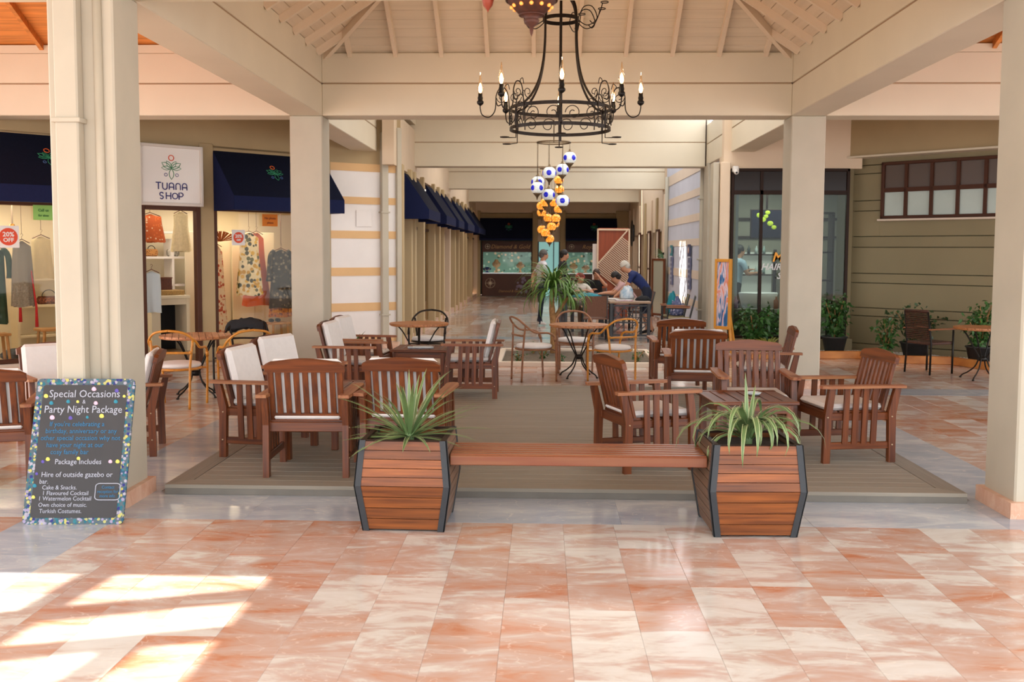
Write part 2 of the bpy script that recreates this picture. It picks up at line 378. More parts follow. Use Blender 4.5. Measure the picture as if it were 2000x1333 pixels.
band(bx0, bx1, 3.0, by0, 'y', .8); band(bx2, bx3, 3.0, by0, 'y', .8)
band(bx0 - 3.4, bx3 + 3.0, by0, by1, 'x', 1.15)
field(bx0 - 1.6, bx0, 4.4, by0)
field(bx3, bx3 + .95, 4.6, by0)
band(bx0, bx1, by1, by2, 'y', 1.0); band(bx2, bx3, by1, by2, 'y', 1.0)
field(-5.14, bx0, by1, by2, ln=(.78, .97, 1.2)); field(bx3, 5.35, by1, by2, ln=(.78, .97, 1.2))
band(-5.14, 6.4, by2, by3, 'x', 1.15)
far_pieces_start = len(tile_pieces)
field(-5.14, 6.9, by3, 19.2, ln=(.78, .97, 1.2)); band(-2.6, 3.3, 19.2, 19.75, 'x', 1.15)
field(-2.6, 3.3, 19.75, 26.3, ln=(.97, 1.2, 1.6)); band(-2.6, 3.3, 26.3, 26.85, 'x', 1.2)
field(-2.6, 3.3, 26.85, 37.5, ln=(1.2, 1.6)); field(bx0 - 6.2, -5.14, by1, 14, ln=(.97, 1.4)); field(bx3 + 1.9, 9, by1, by3, ln=(.97, 1.4)); field(-6.5, bx0 - 1.6, 2.9, by0); field(bx3 + .95, 6.5, 2.9, by0)
field(-6.5, 6.5, -3, 2.9, ln=(.97, 1.2))
under = []
visible = []
for i, p in enumerate(tile_pieces):
    x, y, a, b, k = p
    hid = (-2.45 < x < 2.7 and 7.1 < y < 11.7)
    d = math.hypot(x - 0, y)
    inview = -.56 * y - .3 < x < .50 * y + .3 and y > 3.5
    if hid: continue
    (visible if (i < far_pieces_start and inview) else under).append(p)
visible.sort(key=lambda p: math.hypot(p[0], p[1])); under += visible[295:]; visible = visible[:295]
cache = {}
for x, y, a, b, k in visible:
    key = (round(a, 3), round(b, 3), k)
    if key not in cache: cache[key] = slab_mesh(a, b, M_MARB if k == 'P' else M_GREY)
    o = bpy.data.objects.new('tile', cache[key]); COL.objects.link(o); o.parent = floor; o.location = (x, y, rr.uniform(-.0006, .0006))
mb = MB()
for x, y, a, b, k in under:
    mb.box((x, y, -.006), (a - .0012, b - .0012, .012), m=0 if k == 'P' else 1)
tag(mb.build('tile', [M_MARB, M_GREY], floor), kind='stuff')

# ---- columns of the centre bay
def column(x0, x1, y0, y1, duct=False, h=ZB):
    c = struct('column', MB().box(((x0 + x1) / 2, (y0 + y1) / 2, h / 2), (x1 - x0, y1 - y0, h), bev=.012), M_COLM, None, 'cream painted square column with a marble plinth')
    pl = MB(); t = .04; pl.prism([(x0 - t, y0 - t), (x1 + t, y0 - t), (x1 + t, y1 + t), (x0 - t, y1 + t)], 2, 0, .105)
    pl.build('plinth', M_SKIRT, c)
    if duct:
        d = MB().box((x0 + .155, y0 - .045, h / 2), (.15, .09, h), bev=.01); d.build('downpipe_casing', M_COLM, c)
        MB().box((x0 + .155, y0 - .05, 2.52), (.19, .12, .03), bev=.004).build('pipe_bracket', M_COLM, c)
        MB().tube([(x0 + .335, y0 - .012, 0), (x0 + .335, y0 - .012, h)], .028, 10).build('conduit', M_COLM, c)
    return c
column(-3.19, XL, 6.42, YF, True)
column(XR, 3.47, 6.42, 6.86)
column(-3.17, XL, YB, 12.92)
column(XR, 3.46, YB, 12.92)
# ---- ring beams, each cast in two lifts with an open joint between them
def beam(x0, x1, y0, y1, z0=ZB, zj=ZJ, z1=ZT, m=M_BEAM):
    b = struct('beam', MB().box(((x0 + x1) / 2, (y0 + y1) / 2, (z0 + zj) / 2 - .004), (x1 - x0, y1 - y0, zj - z0 - .008), bev=.008), m, None, 'cream painted deep roof beam with a joint line')
    MB().box(((x0 + x1) / 2, (y0 + y1) / 2, zj), (x1 - x0 - .02, y1 - y0 - .02, .02)).build('joint', mat('beam_joint', '#9C8368', .8), b)
    MB().box(((x0 + x1) / 2, (y0 + y1) / 2, (z1 + zj) / 2 + .004), (x1 - x0, y1 - y0, z1 - zj - .008), bev=.006).build('upper_lift', m, b)
    return b
beam(XL - .40, XL, YF - .4, YB + .42)                   # centre bay, left
beam(XR, XR + .42, YF - .4, YB + .42)                   # centre bay, right
beam(XL + .0, XR, YB, YB + .42)                         # centre bay, back
beam(XL, XR, YF - .41, YF)                              # centre bay, front
beam(-9.8, XL - .40, YB, YB + .42)                      # left bay, back
beam(XR + .42, 9.9, YB, YB + .42)                       # right bay, back
beam(-9.8, XL - .40, YF - .41, YF)
beam(XR + .42, 9.9, YF - .41, YF)
beam(-3.24, -2.83, 12.92, 19.6)
beam(3.14, 3.54, 12.92, 19.6)
beam(-3.24, 3.54, 19.6, 20.0, 3.345, 3.81, 4.3)
beam(-3.24, -2.86, 20.0, 26.7); beam(3.25, 3.6, 20.0, 26.7)
beam(-3.24, 3.6, 26.7, 27.1, 3.35, 3.8, 4.3)
beam(-3.24, -2.9, 27.1, 33.8); beam(3.3, 3.6, 27.1, 33.8)
beam(-3.24, 3.6, 33.8, 34.2, 3.36, 3.8, 4.3)
# ---- hipped ceilings: boards across, rafters under them
def hip(cx, cy, hw, z0, tan, m_x, m_y, m_r, rpos, sides='BFLR', nb=24, name='ceiling', lab=None):
    c = empty(name, (cx, cy, z0), 0, lab, None, None, 'structure')
    rise = hw * tan; n = math.sqrt(1 + tan * tan)
    for s in sides:
        rz = {'B': 0, 'F': PI, 'L': PI / 2, 'R': -PI / 2}[s]
        rot = Matrix.Rotation(rz, 3, 'Z')
        for i in range(nb):
            a = hw * (1 - i / nb); b = hw * (1 - (i + 1) / nb) + .009; zt = .016
            P = [(-a, a, (hw - a) * tan), (a, a, (hw - a) * tan), (b, b, (hw - b) * tan), (-b, b, (hw - b) * tan)]
            Q = [(p[0], p[1], p[2] + .02) for p in P]
            mb = MB().add([rot @ Vector(p) for p in P + Q], [(0, 1, 2, 3), (7, 6, 5, 4), (0, 4, 5, 1), (1, 5, 6, 2), (2, 6, 7, 3), (3, 7, 4, 0)])
            mb.build('board', m_x if s in 'BF' else m_y, c)
        gp = MB()      # dark backing seen in the gaps between the boards
        gp.add([rot @ Vector(p) for p in [(-hw, hw, .03), (hw, hw, .03), (0, 0, rise + .03)]], [(0, 1, 2)])
        gp.build('backing_board', mat('roof_backing', '#8D7A62', .9), c)
        for x in rpos:
            L = hw - abs(x); d = .085
            if L < .1: continue
            a = Vector((x, hw, -.045)); b = Vector((x, abs(x), L * tan - .045))
            MB().bar(rot @ a, rot @ b, .05, d, up=rot @ Vector((0, -tan, 1)).cross(Vector((1, 0, 0))) if False else (0, 0, 1)).build('rafter', m_r, c)
    for sx, sy in ((1, 1), (-1, 1), (1, -1), (-1, -1)):
        MB().bar((sx * hw, sy * hw, -.05), (0, 0, rise - .05), .06, .11).build('hip_rafter', m_r, c)
    e_ = hw + .2
    for bx_, bd in (((0, e_, .12), (2 * e_, .06, .3)), ((0, -e_, .12), (2 * e_, .06, .3)), ((e_, 0, .12), (.06, 2 * e_, .3)), ((-e_, 0, .12), (.06, 2 * e_, .3))): MB().box(bx_, bd).build('eaves_board', m_r, c)
    for bx_, bd in (((0, hw + .15, .055), (2 * hw + .6, .34, .02)), ((0, -hw - .15, .055), (2 * hw + .6, .34, .02)), ((hw + .15, 0, .055), (.34, 2 * hw, .02)), ((-hw - .15, 0, .055), (.34, 2 * hw, .02))): MB().box(bx_, bd).build('roof_edge', m_r, c)
    MB().box((0, 0, rise + .08), (.3, .3, .08)).build('apex_block', m_r, c)
    return c
rp = [-2.55, -1.98, -1.41, -.84, -.27, .29, .86, 1.43, 2.0, 2.57]
hip(.14, 9.665, 2.9, ZT, .65, M_CEIL, M_CEILS, M_RAFT, rp, lab='white painted hipped board ceiling with rafters')
hip(-6.28, 9.665, 3.1, ZT, .5, M_PINE, M_PINE, M_PINE, [-2.2, -1.1, 0, 1.1, 2.2], 'BFLR', 18, 'ceiling', 'orange pine board ceiling over the shop side')
hip(6.56, 9.665, 3.1, ZT, .5, M_PINE, M_PINE, M_PINE, [-2.2, -1.1, 0, 1.1, 2.2], 'BFLR', 18, 'ceiling', 'orange pine board ceiling over the planter side')
# white end block of the pine rafter
# ---- unseen roofs over the rest, with strips left open for daylight
def roof(x0, x1, y0, y1, z=4.142):
    return struct('roof', MB().box(((x0 + x1) / 2, (y0 + y1) / 2, z + .05), (x1 - x0, y1 - y0, .1)), M_BEAM, None, 'unseen flat cream roof slab')
roof(-9.8, -3.1, 12.5, 17.6); roof(3.4, 9.9, 12.5, 20.6)
roof(-6.5, -2.5, 17.6, 38.2); roof(3.2, 7, 20.6, 38.2)
roof(-2.5, 3.2, 33.0, 38.2)
# ================================================================== LEFT: the shop wall at 45 degrees
SHL = empty('wall_left', (-7.2, 12.92, 0), PI / 4, 'tan angled shop wall under navy awnings', None, None, 'structure')
H_W = 4.3
def wl(mb, m, name='wall_panel'): return mb.build(name, m, SHL)
wl(MB().box((2.0, .1, (3.24 + H_W) / 2), (7.4, .2, H_W - 3.24)), M_SHOP)       # fascia
wl(MB().box((-.11, .1, 2.78), (4.16, .2, .96)), M_SHOP)
wl(MB().box((1.78, .1, 1.15), (.34, .2, 2.3)), M_SHOP, 'pier'); wl(MB().box((2.42, .12, 2.81), (.9, .16, .94)), M_SHOP)
wl(MB().box((2.985, .1, 1.65), (.23, .24, 3.3), bev=.01), M_SHOP, 'pier')
wl(MB().box((4.1, .1, 2.79), (2.1, .2, .96)), M_SHOP)
wl(MB().box((5.12, .1, 1.65), (.12, .22, 3.3)), M_SHOP, 'pier')
wl(MB().box((-1.75, .1, 1.15), (.5, .2, 2.3)), M_SHOP, 'pier')
for x0, x1 in ((-1.55, 1.63), (3.1, 5.1)):                                     # stone base below each shop window
    wl(MB().box(((x0 + x1) / 2, .05, .06), (x1 - x0, .26, .12)), M_SKIRT, 'stone_base')
    wl(MB().box(((x0 + x1) / 2, .10, .14), (x1 - x0, .16, .05)), M_PALE, 'ledge')
def shop_window(n, x0, x1, z0, z1, par, mf, mg, mull=(), trans=None, t=.06, lab='', d=.07):
    wdw = empty('window_%d' % n, (0, 0, 0), 0, lab, None, None, 'structure') if par is None else bpy.data.objects.new('window', None)
    if par is not None: COL.objects.link(wdw); wdw.parent = par
    f = MB()
    for c, s in ((((x0 + x1) / 2, 0, z0 + t / 2), (x1 - x0, d, t)), (((x0 + x1) / 2, 0, z1 - t / 2), (x1 - x0, d, t)), ((x0 + t / 2, 0, (z0 + z1) / 2), (t, d, z1 - z0)), ((x1 - t / 2, 0, (z0 + z1) / 2), (t, d, z1 - z0))):
        f.box(c, s, bev=.006)
    f.build('window_frame', mf, wdw)
    for x in mull: MB().box((x, 0, (z0 + z1) / 2), (.05, d * .9, z1 - z0 - 2 * t)).build('mullion', mf, wdw)
    if trans:
        MB().box(((x0 + x1) / 2, 0, trans), (x1 - x0 - 2 * t, d * .9, .07)).build('transom', mf, wdw)
    xs = [x0 + t] + list(mull) + [x1 - t]; zs = [z0 + t, trans, z1 - t] if trans else [z0 + t, z1 - t]
    for i in range(len(xs) - 1):
        for j in range(len(zs) - 1):
            mm = mg[min(j, len(mg) - 1)] if isinstance(mg, (list, tuple)) else mg
            MB().box(((xs[i] + xs[i + 1]) / 2, .0, (zs[j] + zs[j + 1]) / 2), (xs[i + 1] - xs[i] - .002, .008, zs[j + 1] - zs[j] - .002)).build('pane', mm, wdw)
    return wdw
def put(o, loc, rz): o.location = loc; o.rotation_euler = (0, 0, rz); return o
def LWp(u, n, z=0.): s = math.sqrt(.5); return (-7.2 + (u - n) * s, 12.92 + (u + n) * s, z)
o = shop_window(1, -1.5, 1.62, .17, 2.34, None, M_BROWN, M_GLASS, (), None, .06, 'clothes shop window with brown frame beside the big column'); put(o, LWp(0, .02), PI / 4)
o = shop_window(2, 3.1, 5.08, .12, 2.34, None, M_BROWN, M_GLASS, (), None, .05, 'clothes shop window with hanging dresses'); put(o, LWp(0, .02), PI / 4)
dr = empty('door_1', LWp(1.95, .02), PI / 4, 'brown framed open shop doorway under the shop sign', None, None, 'structure')
MB().box((.035, 0, 1.17), (.07, .12, 2.34), bev=.006).build('door_post', M_BROWN, dr); MB().box((.885, 0, 1.17), (.07, .12, 2.34), bev=.006).build('door_post', M_BROWN, dr)
MB().box((.46, 0, 2.31), (.78, .12, .06)).build('door_head', M_BROWN, dr)
# shop room behind
room = empty('shop_room', (-7.2, 12.92, 0), PI / 4, 'pale interior of the clothes shop', None, None, 'structure')
M_INT = mat('shop_interior_paint', '#D6CBB2', .8)
MB().box((2.0, 2.1, 1.25), (7.6, .1, 2.5)).build('room_wall', M_INT, room)
MB().box((-1.75, 1.1, 1.25), (.1, 2, 2.5)).build('room_wall', M_INT, room)
MB().box((5.15, .65, 1.25), (.1, .9, 2.5)).build('room_wall', M_INT, room)
MB().box((2.0, 1.15, 2.52), (7.6, 1.9, .05)).build('room_ceiling', M_INT, room)
MB().box((2.0, 1.15, .06), (7.6, 1.9, .1)).build('room_floor', mat('shop_floor', '#9A8468', .4), room)
for u_, pw_ in ((.2, 60), (2.4, 22), (4.1, 60)):
    area('shop_fill', LWp(u_, .16, 2.40), 1.5 if u_ != 2.4 else .6, pw_, (1, .90, .74), (R(48), 0, PI / 4), .15); area('shop_fill', LWp(u_, 1.2, 2.44), 1.2, pw_ * .5, (1, .88, .7), (0, 0, PI / 4), .5)  # unseen fill lamps; the front row is added to brighten the clothes

# ---- striped wall beside the shop and its return
def dirwall(name, p0, p1, lab):
    dx, dy = p1[0] - p0[0], p1[1] - p0[1]; L = math.hypot(dx, dy)
    return empty(name, (p0[0], p0[1], 0), math.atan2(dy, dx), lab, None, None, 'structure'), L
ws, L = dirwall('wall_back', (-3.56, 16.57), (-2.47, 17.3), 'white wall with ochre stripes at the corner of the arcade')
MB().box((L / 2, .1, 2.15), (L, .2, 4.3), bev=.004).build('wall_panel', M_WHITE, ws)
for z0, z1 in ((.13, .22), (.67, .81), (1.27, 1.41), (1.9, 2.03), (2.48, 2.6), (3.03, 3.16)):
    MB().box((L / 2, -.004, (z0 + z1) / 2), (L, .012, z1 - z0)).build('stripe', M_STRIPE, ws)
MB().box((L / 2, -.006, 3.72), (L, .016, 1.12)).build('upper_panel', M_SHOP, ws)
MB().box((.98, -.055, 1.9), (.12, .1, 3.6), bev=.01).build('downpipe', M_COLM, ws)
for z in (.6, 2.35): MB().box((.98, -.06, z), (.16, .12, .025)).build('pipe_clamp', M_COLM, ws)
MB().box((L - .05, -.03, 1.9), (.09, .08, 3.8), bev=.01).build('corner_pilaster', M_COLM, ws)
MB().box((.62, -.012, 2.24), (.28, .014, .28), bev=.003).build('hatch', M_WHITE, ws)
# ---- arcade, left side
wa = empty('wall_arcade', (-2.5, 17.3, 0), 0, 'row of tan pilasters and shop windows along the arcade', None, None, 'structure')
MB().box((-.12, 9.8, 3.6), (.2, 20.4, .9)).build('fascia', M_WALL, wa)
MB().box((-.1, 9.8, .06), (.26, 20.4, .12)).build('stone_base', M_SKIRT, wa)
pil = [.2, 1.35, 1.9, 3.25, 5.3, 6.4, 7.4, 9.0, 10.6, 11.8, 13.4, 14.8, 17.2, 20.0]
for y in pil:
    MB().box((-.04, y, 1.6), (.2, .17, 3.2), bev=.01).build('pilaster', mat('arcade_pilaster_tan', '#B8A27C', .8) if y % 1 else M_WALL, wa)
for a, b in zip(pil[:-1], pil[1:]):
    MB().box((-.1, (a + b) / 2, 1.66), (.012, b - a - .17, 3.0)).build('pane', M_GLASS, wa)
    MB().box((-.1, (a + b) / 2, 2.15), (.05, b - a - .17, .06)).build('transom', M_BROWN, wa)
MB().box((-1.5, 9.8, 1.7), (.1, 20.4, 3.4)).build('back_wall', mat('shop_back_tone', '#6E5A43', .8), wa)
for y, z in ((1.2, 1.0), (1.2, 1.4), (1.2, 1.8), (4.2, 1.0), (4.2, 1.4), (8.2, 1.2), (8.2, 1.6)):
    MB().box((-1.1, y, z), (.5, 1.6, .03)).build('display_shelf', M_WHITE, wa)
# ---- arcade, end wall
we = empty('wall_end', (0, 37.4, 0), 0, 'tan end wall of the arcade with two jewellery shopfronts', None, None, 'structure')
MB().box((.4, .1, 3.75), (6.6, .2, 1.3)).build('lintel', M_WALL, we); MB().box((.4, .08, 3.0), (6.6, .16, .24)).build('lintel', M_SHOP, we)
for x, w_ in ((-2.62, .56), (-.3, .2), (.73, .2), (2.95, .5)): MB().box((x, 0, 1.6), (w_, .3, 3.2), bev=.01).build('pier', M_SHOP, we)
MB().box((.215, .12, 2.5), (.83, .1, .9)).build('door_panel', M_WALL, we)
# door with teal glass
d2 = empty('door_2', (.215, 37.45, 0), 0, 'teal glazed door between the two jewellery shops', None, None, 'structure')
M_TGL = mat('teal_lit_glass', '#8CC4C0', .3, emit=.55)
MB().box((0, .02, 1.03), (.78, .03, 2.03)).build('pane', M_TGL, d2)
for x in (-.39, .18, .39): MB().box((x, -.01, 1.03), (.035, .05, 2.06)).build('door_post', M_DKMET, d2)
for i in range(3): MB().box((-.13, -.005, 1.45 + .14 * i), (.2, .01, .03)).build('notice', M_DKMET, d2)
M_CHOC = mat('chocolate_panel', '#4E2B1D', .5, var=.1, scale=3); M_GOLD = mat('dull_gold_paint', '#B98A52', .5)
M_JW = spots('jewellery_display_back', '#6F9C97', ['#A9D1CC', '#3E5A55', '#D8C7B0', '#88B7B3'], 8, .5, .4, emit=.4)
for x0, x1, word in ((-2.27, -.42, 'Diamond & Gold'), (.86, 2.7, 'Royal Elite')):
    xm = (x0 + x1) / 2; W2 = x1 - x0
    MB().box((xm, -.02, .44), (W2, .08, .84)).build('base_panel', M_CHOC, we); MB().box((xm, -.02, 1.87), (W2, .08, .42)).build('sign_band', M_CHOC, we)
    MB().box((xm, .5, 1.26), (W2, .04, .86)).build('display_back', M_JW, we)
    MB().box((xm, .2, .87), (W2, .5, .03)).build('display_shelf', mat('lit_white_shelf', '#E7EEF0', .6, emit=.5), we)
    MB().box((xm, -.03, 1.26), (W2, .01, .82)).build('pane', M_GLASS, we)
    for x in (x0, x1): MB().box((x, -.03, 1.05), (.04, .1, 2.06)).build('post', M_BROWN, we)
    text(word, .21, M_GOLD, we, (xm + .12, -.068, 1.86), shear=.3, sx=1.0)
    text(word, .12, M_GOLD, we, (xm + .1, -.068, .2), shear=.3)
    for cx_, cz, r_ in ((x0 + .3, .5, .2), (x0 + .2, 1.87, .1)):
        s = MB()
        for k in range(8):
            a = k * PI / 4; r2 = r_ if k % 2 == 0 else r_ * .55
            s.add([(cx_ + r2 * math.cos(a), -.064, cz + r2 * math.sin(a)), (cx_ + r_ * .2 * math.cos(a - .39), -.064, cz + r_ * .2 * math.sin(a - .39)), (cx_, -.067, cz), (cx_ + r_ * .2 * math.cos(a + .39), -.064, cz + r_ * .2 * math.sin(a + .39))], [(0, 1, 2), (0, 2, 3)])
        s.tube(arc((cx_, -.063, cz), r_ * .9, 0, 2 * PI, 24)[:-1], .008, 4, closed=True)
        s.build('star_emblem', mat('pale_gold_paint', '#C9B79C', .5), we)
    fl = MB()
    for k in range(14): fl.ball((x1 - .35 + rr.uniform(-.22, .22), -.06, .45 + rr.uniform(-.3, .25)), rr.uniform(.03, .08), 8, sc=(1, .12, 1))
    fl.build('flower_print', mat('violet_flower_print', '#7E6F86', .6), we)
MB().box((.2, 1.5, 1.7), (7, .1, 3.4)).build('back_wall', mat('jewel_room', '#3E5654', .8), we); MB().box((.2, .8, 2.95), (7, 1.4, .05)).build('back_ceiling', M_SHOP, we)
for x in (-3.2, 3.6): MB().box((x, .8, 1.6), (.1, 1.4, 3.2)).build('back_side', M_SHOP, we)
# ---- arcade, right side
wr = empty('wall_right', (3.2, 17.0, 0), 0, 'lavender wall with pale stripes on the sunny side of the arcade', None, None, 'structure')
MB().box((.1, 4.9, 2.15), (.2, 8.6, 4.3)).build('wall_panel', M_LAV, wr)
for z0, z1 in ((.54, .69), (1.13, 1.31), (1.83, 1.98), (2.34, 2.5), (2.86, 3.02), (3.36, 3.6)):
    MB().box((-.004, 4.9, (z0 + z1) / 2), (.012, 8.6, z1 - z0)).build('stripe', M_PALE, wr)
MB().tube([(-.06, 3.0, 0), (-.06, 3.0, 3.6)], .045, 10).build('downpipe', M_COLM, wr)
for z in (.55, 1.55, 2.75): MB().box((-.07, 3.0, z), (.14, .12, .025)).build('pipe_clamp', M_COLM, wr)
MB().box((-.02, 2.5, 1.7), (.1, .5, 3.4), bev=.01).build('corner_pilaster', M_COLM, wr)
MB().box((-.0, .62, 1.7), (.12, 1.0, 3.4)).build('corner_pier', M_WALL, wr)
MB().tube([(-.05, 8.75, 0), (-.05, 8.75, 3.6)], .05, 10).build('downpipe', M_COLM, wr)
# recess beyond
MB().box((.1, 15.0, 3.2), (.2, 11.0, 1.9)).build('fascia', M_WALL, wr)
MB().box((.9, 15.0, 1.5), (.1, 11.0, 3.0)).build('back_wall', M_SHOP, wr)
for y, m_ in ((9.6, M_WALL), (11.2, M_SHOP), (12.6, M_WALL), (14.4, M_SHOP), (16.2, M_WALL), (18.4, M_WALL), (20.0, M_WALL)):
    MB().box((.06, y, 1.6), (.22, .32, 3.2), bev=.01).build('pilaster', m_, wr)
for y in (10.4, 13.5, 17.2): MB().box((.12, y, 1.3), (.06, 1.2, 2.5)).build('shop_panel', M_PALE, wr)
# two notice boards with coloured heads
for y, hc in ((4.75, '#3B3F63'), (7.75, '#2B7C86')):
    n = empty('notice_board', (3.17, 17 + y, .9), 0, 'narrow grey notice board with a %s head on the lavender wall' % ('dark blue' if y < 5 else 'teal'), 'notice board')
    MB().box((0, 0, .33), (.03, .34, .68), bev=.004).build('board', mat('slate_notice', '#6C7191', .6, var=.3, scale=8), n)
    MB().box((-.018, 0, .83), (.02, .34, .26), bev=.004).build('head_panel', mat('notice_' + hc, hc, .6), n)
    MB().ball((-.03, 0, .83), .07, 10, sc=(.15, 1, 1)).build('emblem', mat('pale_emblem', '#D7B2A0', .6), n)
    for k in range(5): MB().box((-.018, 0, .1 + .11 * k), (.006, .24, .05)).build('notice', mat('pale_notice', '#9CA0B4', .7), n)

# ================================================================== RIGHT: salon front and olive wall at 45 degrees
sal = empty('wall_front', (3.1, 17.0, 0), 0, 'cream pier and lintel around the hair salon glass', None, None, 'structure')
MB().box((1.07, .1, 3.7), (2.3, .2, 1.2)).build('lintel', M_WALL, sal)
MB().box((-.06, .06, 1.6), (.16, .3, 3.2), bev=.01).build('pilaster', M_WALL, sal)
MB().box((-.2, .14, 1.6), (.1, .3, 3.2), bev=.01).build('pilaster', M_COLM, sal)
MB().box((1.07, .05, .12), (2.1, .2, .24)).build('sill_wall', M_OLIVE, sal)
o = shop_window(3, 3.15, 5.12, .24, 3.1, None, M_DARKB, [M_GLASS2, mat('dark_transom_glass', '#241B16', .2, spec=.2)], (3.66, 4.5), 2.70, .05, 'tall dark framed hair salon window')
put(o, (0, 17.0, 0), 0)
sr = empty('salon_room', (3.25, 17.1, 0), 0, 'interior of the hair salon', None, None, 'structure')
M_SALW = mat('salon_wall', '#8D8676', .7, var=.06, scale=2)
MB().box((1.95, 3.2, 1.55), (3.3, .1, 3.1)).build('room_wall', M_SALW, sr); MB().box((3.6, 1.6, 1.55), (.1, 3.2, 3.1)).build('room_wall', M_SALW, sr)
MB().box((1.9, 1.95, 3.05), (3.5, 2.5, .06)).build('room_ceiling', mat('salon_ceiling', '#B9C2BE', .7), sr); MB().box((.95, .37, 3.05), (1.7, .66, .06)).build('room_ceiling', MATS['salon_ceiling'], sr)
MB().box((1.9, 1.95, .04), (3.5, 2.5, .06)).build('room_floor', M_SALW, sr); MB().box((.95, .37, .04), (1.7, .66, .06)).build('room_floor', M_SALW, sr)
MB().box((1.6, 3.12, 2.36), (2.6, .06, .05)).build('picture_rail', M_DARKB, sr); MB().box((1.6, 3.12, 2.0), (2.6, .06, .04)).build('picture_rail', M_DARKB, sr)
area('salon_light', (4.3, 18.6, 2.98), 1.4, 75, (.97, 1, .95))
# olive wall, angled back towards the camera
RW = (5.24, 17.26)
ol = empty('wall_olive', (RW[0], RW[1], 0), -PI / 4, 'olive painted siding wall with recessed joint lines', None, None, 'structure')
MB().box((2.6, .16, 2.15), (5.6, .2, 4.3)).build('wall_core', mat('olive_joint', '#55523C', .9), ol)
zz = [0, .16, .63, .77, 1.19, 1.35, 1.79, 1.97, 2.4, 2.57, 3.02, 3.16, 3.35]
ux0, ux1 = .52, 2.75
for a, b in zip(zz[:-1], zz[1:]):
    segs = [(-.05, 5.4)] if b <= 2.2 or a >= 3.16 else [(-.05, ux0), (ux1, 5.4)]
    for s0, s1 in segs:
        zb_ = min(b, 3.35)
        MB().box(((s0 + s1) / 2, .03, (a + zb_) / 2), (s1 - s0, .06, zb_ - a - .012), bev=.004).build('siding_board', M_OLIVE, ol)
MB().box(((ux0 + ux1) / 2, .03, 2.105), (ux1 - ux0, .06, .258), bev=.004).build('siding_board', M_OLIVE, ol)
MB().box((1.6, -.12, 3.72), (7.8, .3, .85)).build('fascia', M_SHOP, ol); MB().box((1.6, -.14, 3.285), (7.8, .34, .03)).build('fascia_edge', M_BEAM, ol)
o = shop_window(4, 0, 2.2, 0, .93, None, M_BROWN, [M_FROST, M_FROSTD], (.42, .84, 1.26, 1.68), .47, .05, 'long brown framed frosted window high in the olive wall', d=.1)
s = math.sqrt(.5); put(o, (RW[0] + (ux0 + .02) * s - 0 * s, RW[1] - (ux0 + .02) * s, 2.26), -PI / 4)
MB().box((1.1, -.04, -.02), (2.24, .14, .03)).build('window_sill', M_PALE, o)
MB().box((-.08, .02, 2.15), (.22, .3, 4.3)).build('corner_post', M_OLIVE, ol)
# gravel bed with a timber kerb in front of the olive wall
kerb = empty('kerb', (0, 0, 0), 0, 'orange timber kerb of the gravel bed', None, None, 'structure')
kp = [(3.1, 15.95), (5.12, 16.15), (5.3, 15.55), (6.25, 15.35), (6.55, 14.55), (7.4, 13.6)]
for a, b in zip(kp[:-1], kp[1:]):
    MB().bar((*a, .06), (*b, .06), .09, .12, bev=.008).build('kerb_board', mat('orange_timber', '#C98440', .55, scale=4, color2='#A8652C'), kerb)
g = MB(); rg = random.Random(5)
poly = [(3.1, 16.0), (5.15, 16.2), (5.35, 15.6), (6.3, 15.4), (6.6, 14.6), (7.5, 13.7), (8.4, 14.0), (5.3, 17.1), (3.1, 17.0)]
g.add([(x, y, .05) for x, y in poly], [tuple(range(len(poly)))])
def inside(x, y, P):
    c = False; n = len(P)
    for i in range(n):
        (x1, y1), (x2, y2) = P[i], P[(i + 1) % n]
        if (y1 > y) != (y2 > y) and x < (x2 - x1) * (y - y1) / (y2 - y1) + x1: c = not c
    return c
gp_ = MB(); k = 0
while k < 2600:
    x, y = rg.uniform(3.1, 8.2), rg.uniform(13.7, 17.1)
    if y < 16.85 and inside(x, y, poly):
        r = rg.uniform(.012, .03); gp_.ball((x, y, .055), r, 5, sc=(1, 1, .6)); k += 1
gb = g.build('gravel_bed', mat('bed_soil', '#B5AA9C', .9)); tag(gb, 'strip of white gravel in front of the olive wall', None, None, 'structure')
tag(gp_.build('gravel', mat('white_gravel', '#CFC9C0', .8, rand=.25, var=.1)), 'white pebbles covering the bed under the shrubs', 'gravel', None, 'stuff')
# planting bed of the palm
pb = empty('planting_bed', (0, 0, 0), 0, 'low kerbed soil bed around the palm', None, None, 'structure')
for c, d in (((.54, 14.72, .03), (2.45, .1, .07)), ((.54, 16.75, .03), (2.45, .1, .07)), ((-.66, 15.73, .03), (.1, 1.95, .07)), ((1.72, 15.73, .03), (.1, 1.95, .07))):
    MB().box(c, d, bev=.008).build('kerb_stone', M_PALE, pb)
MB().box((.53, 15.73, .012), (2.3, 1.95, .03)).build('soil', mat('bed_earth', '#6F6252', .95, var=.4, scale=15, bump=.5), pb)

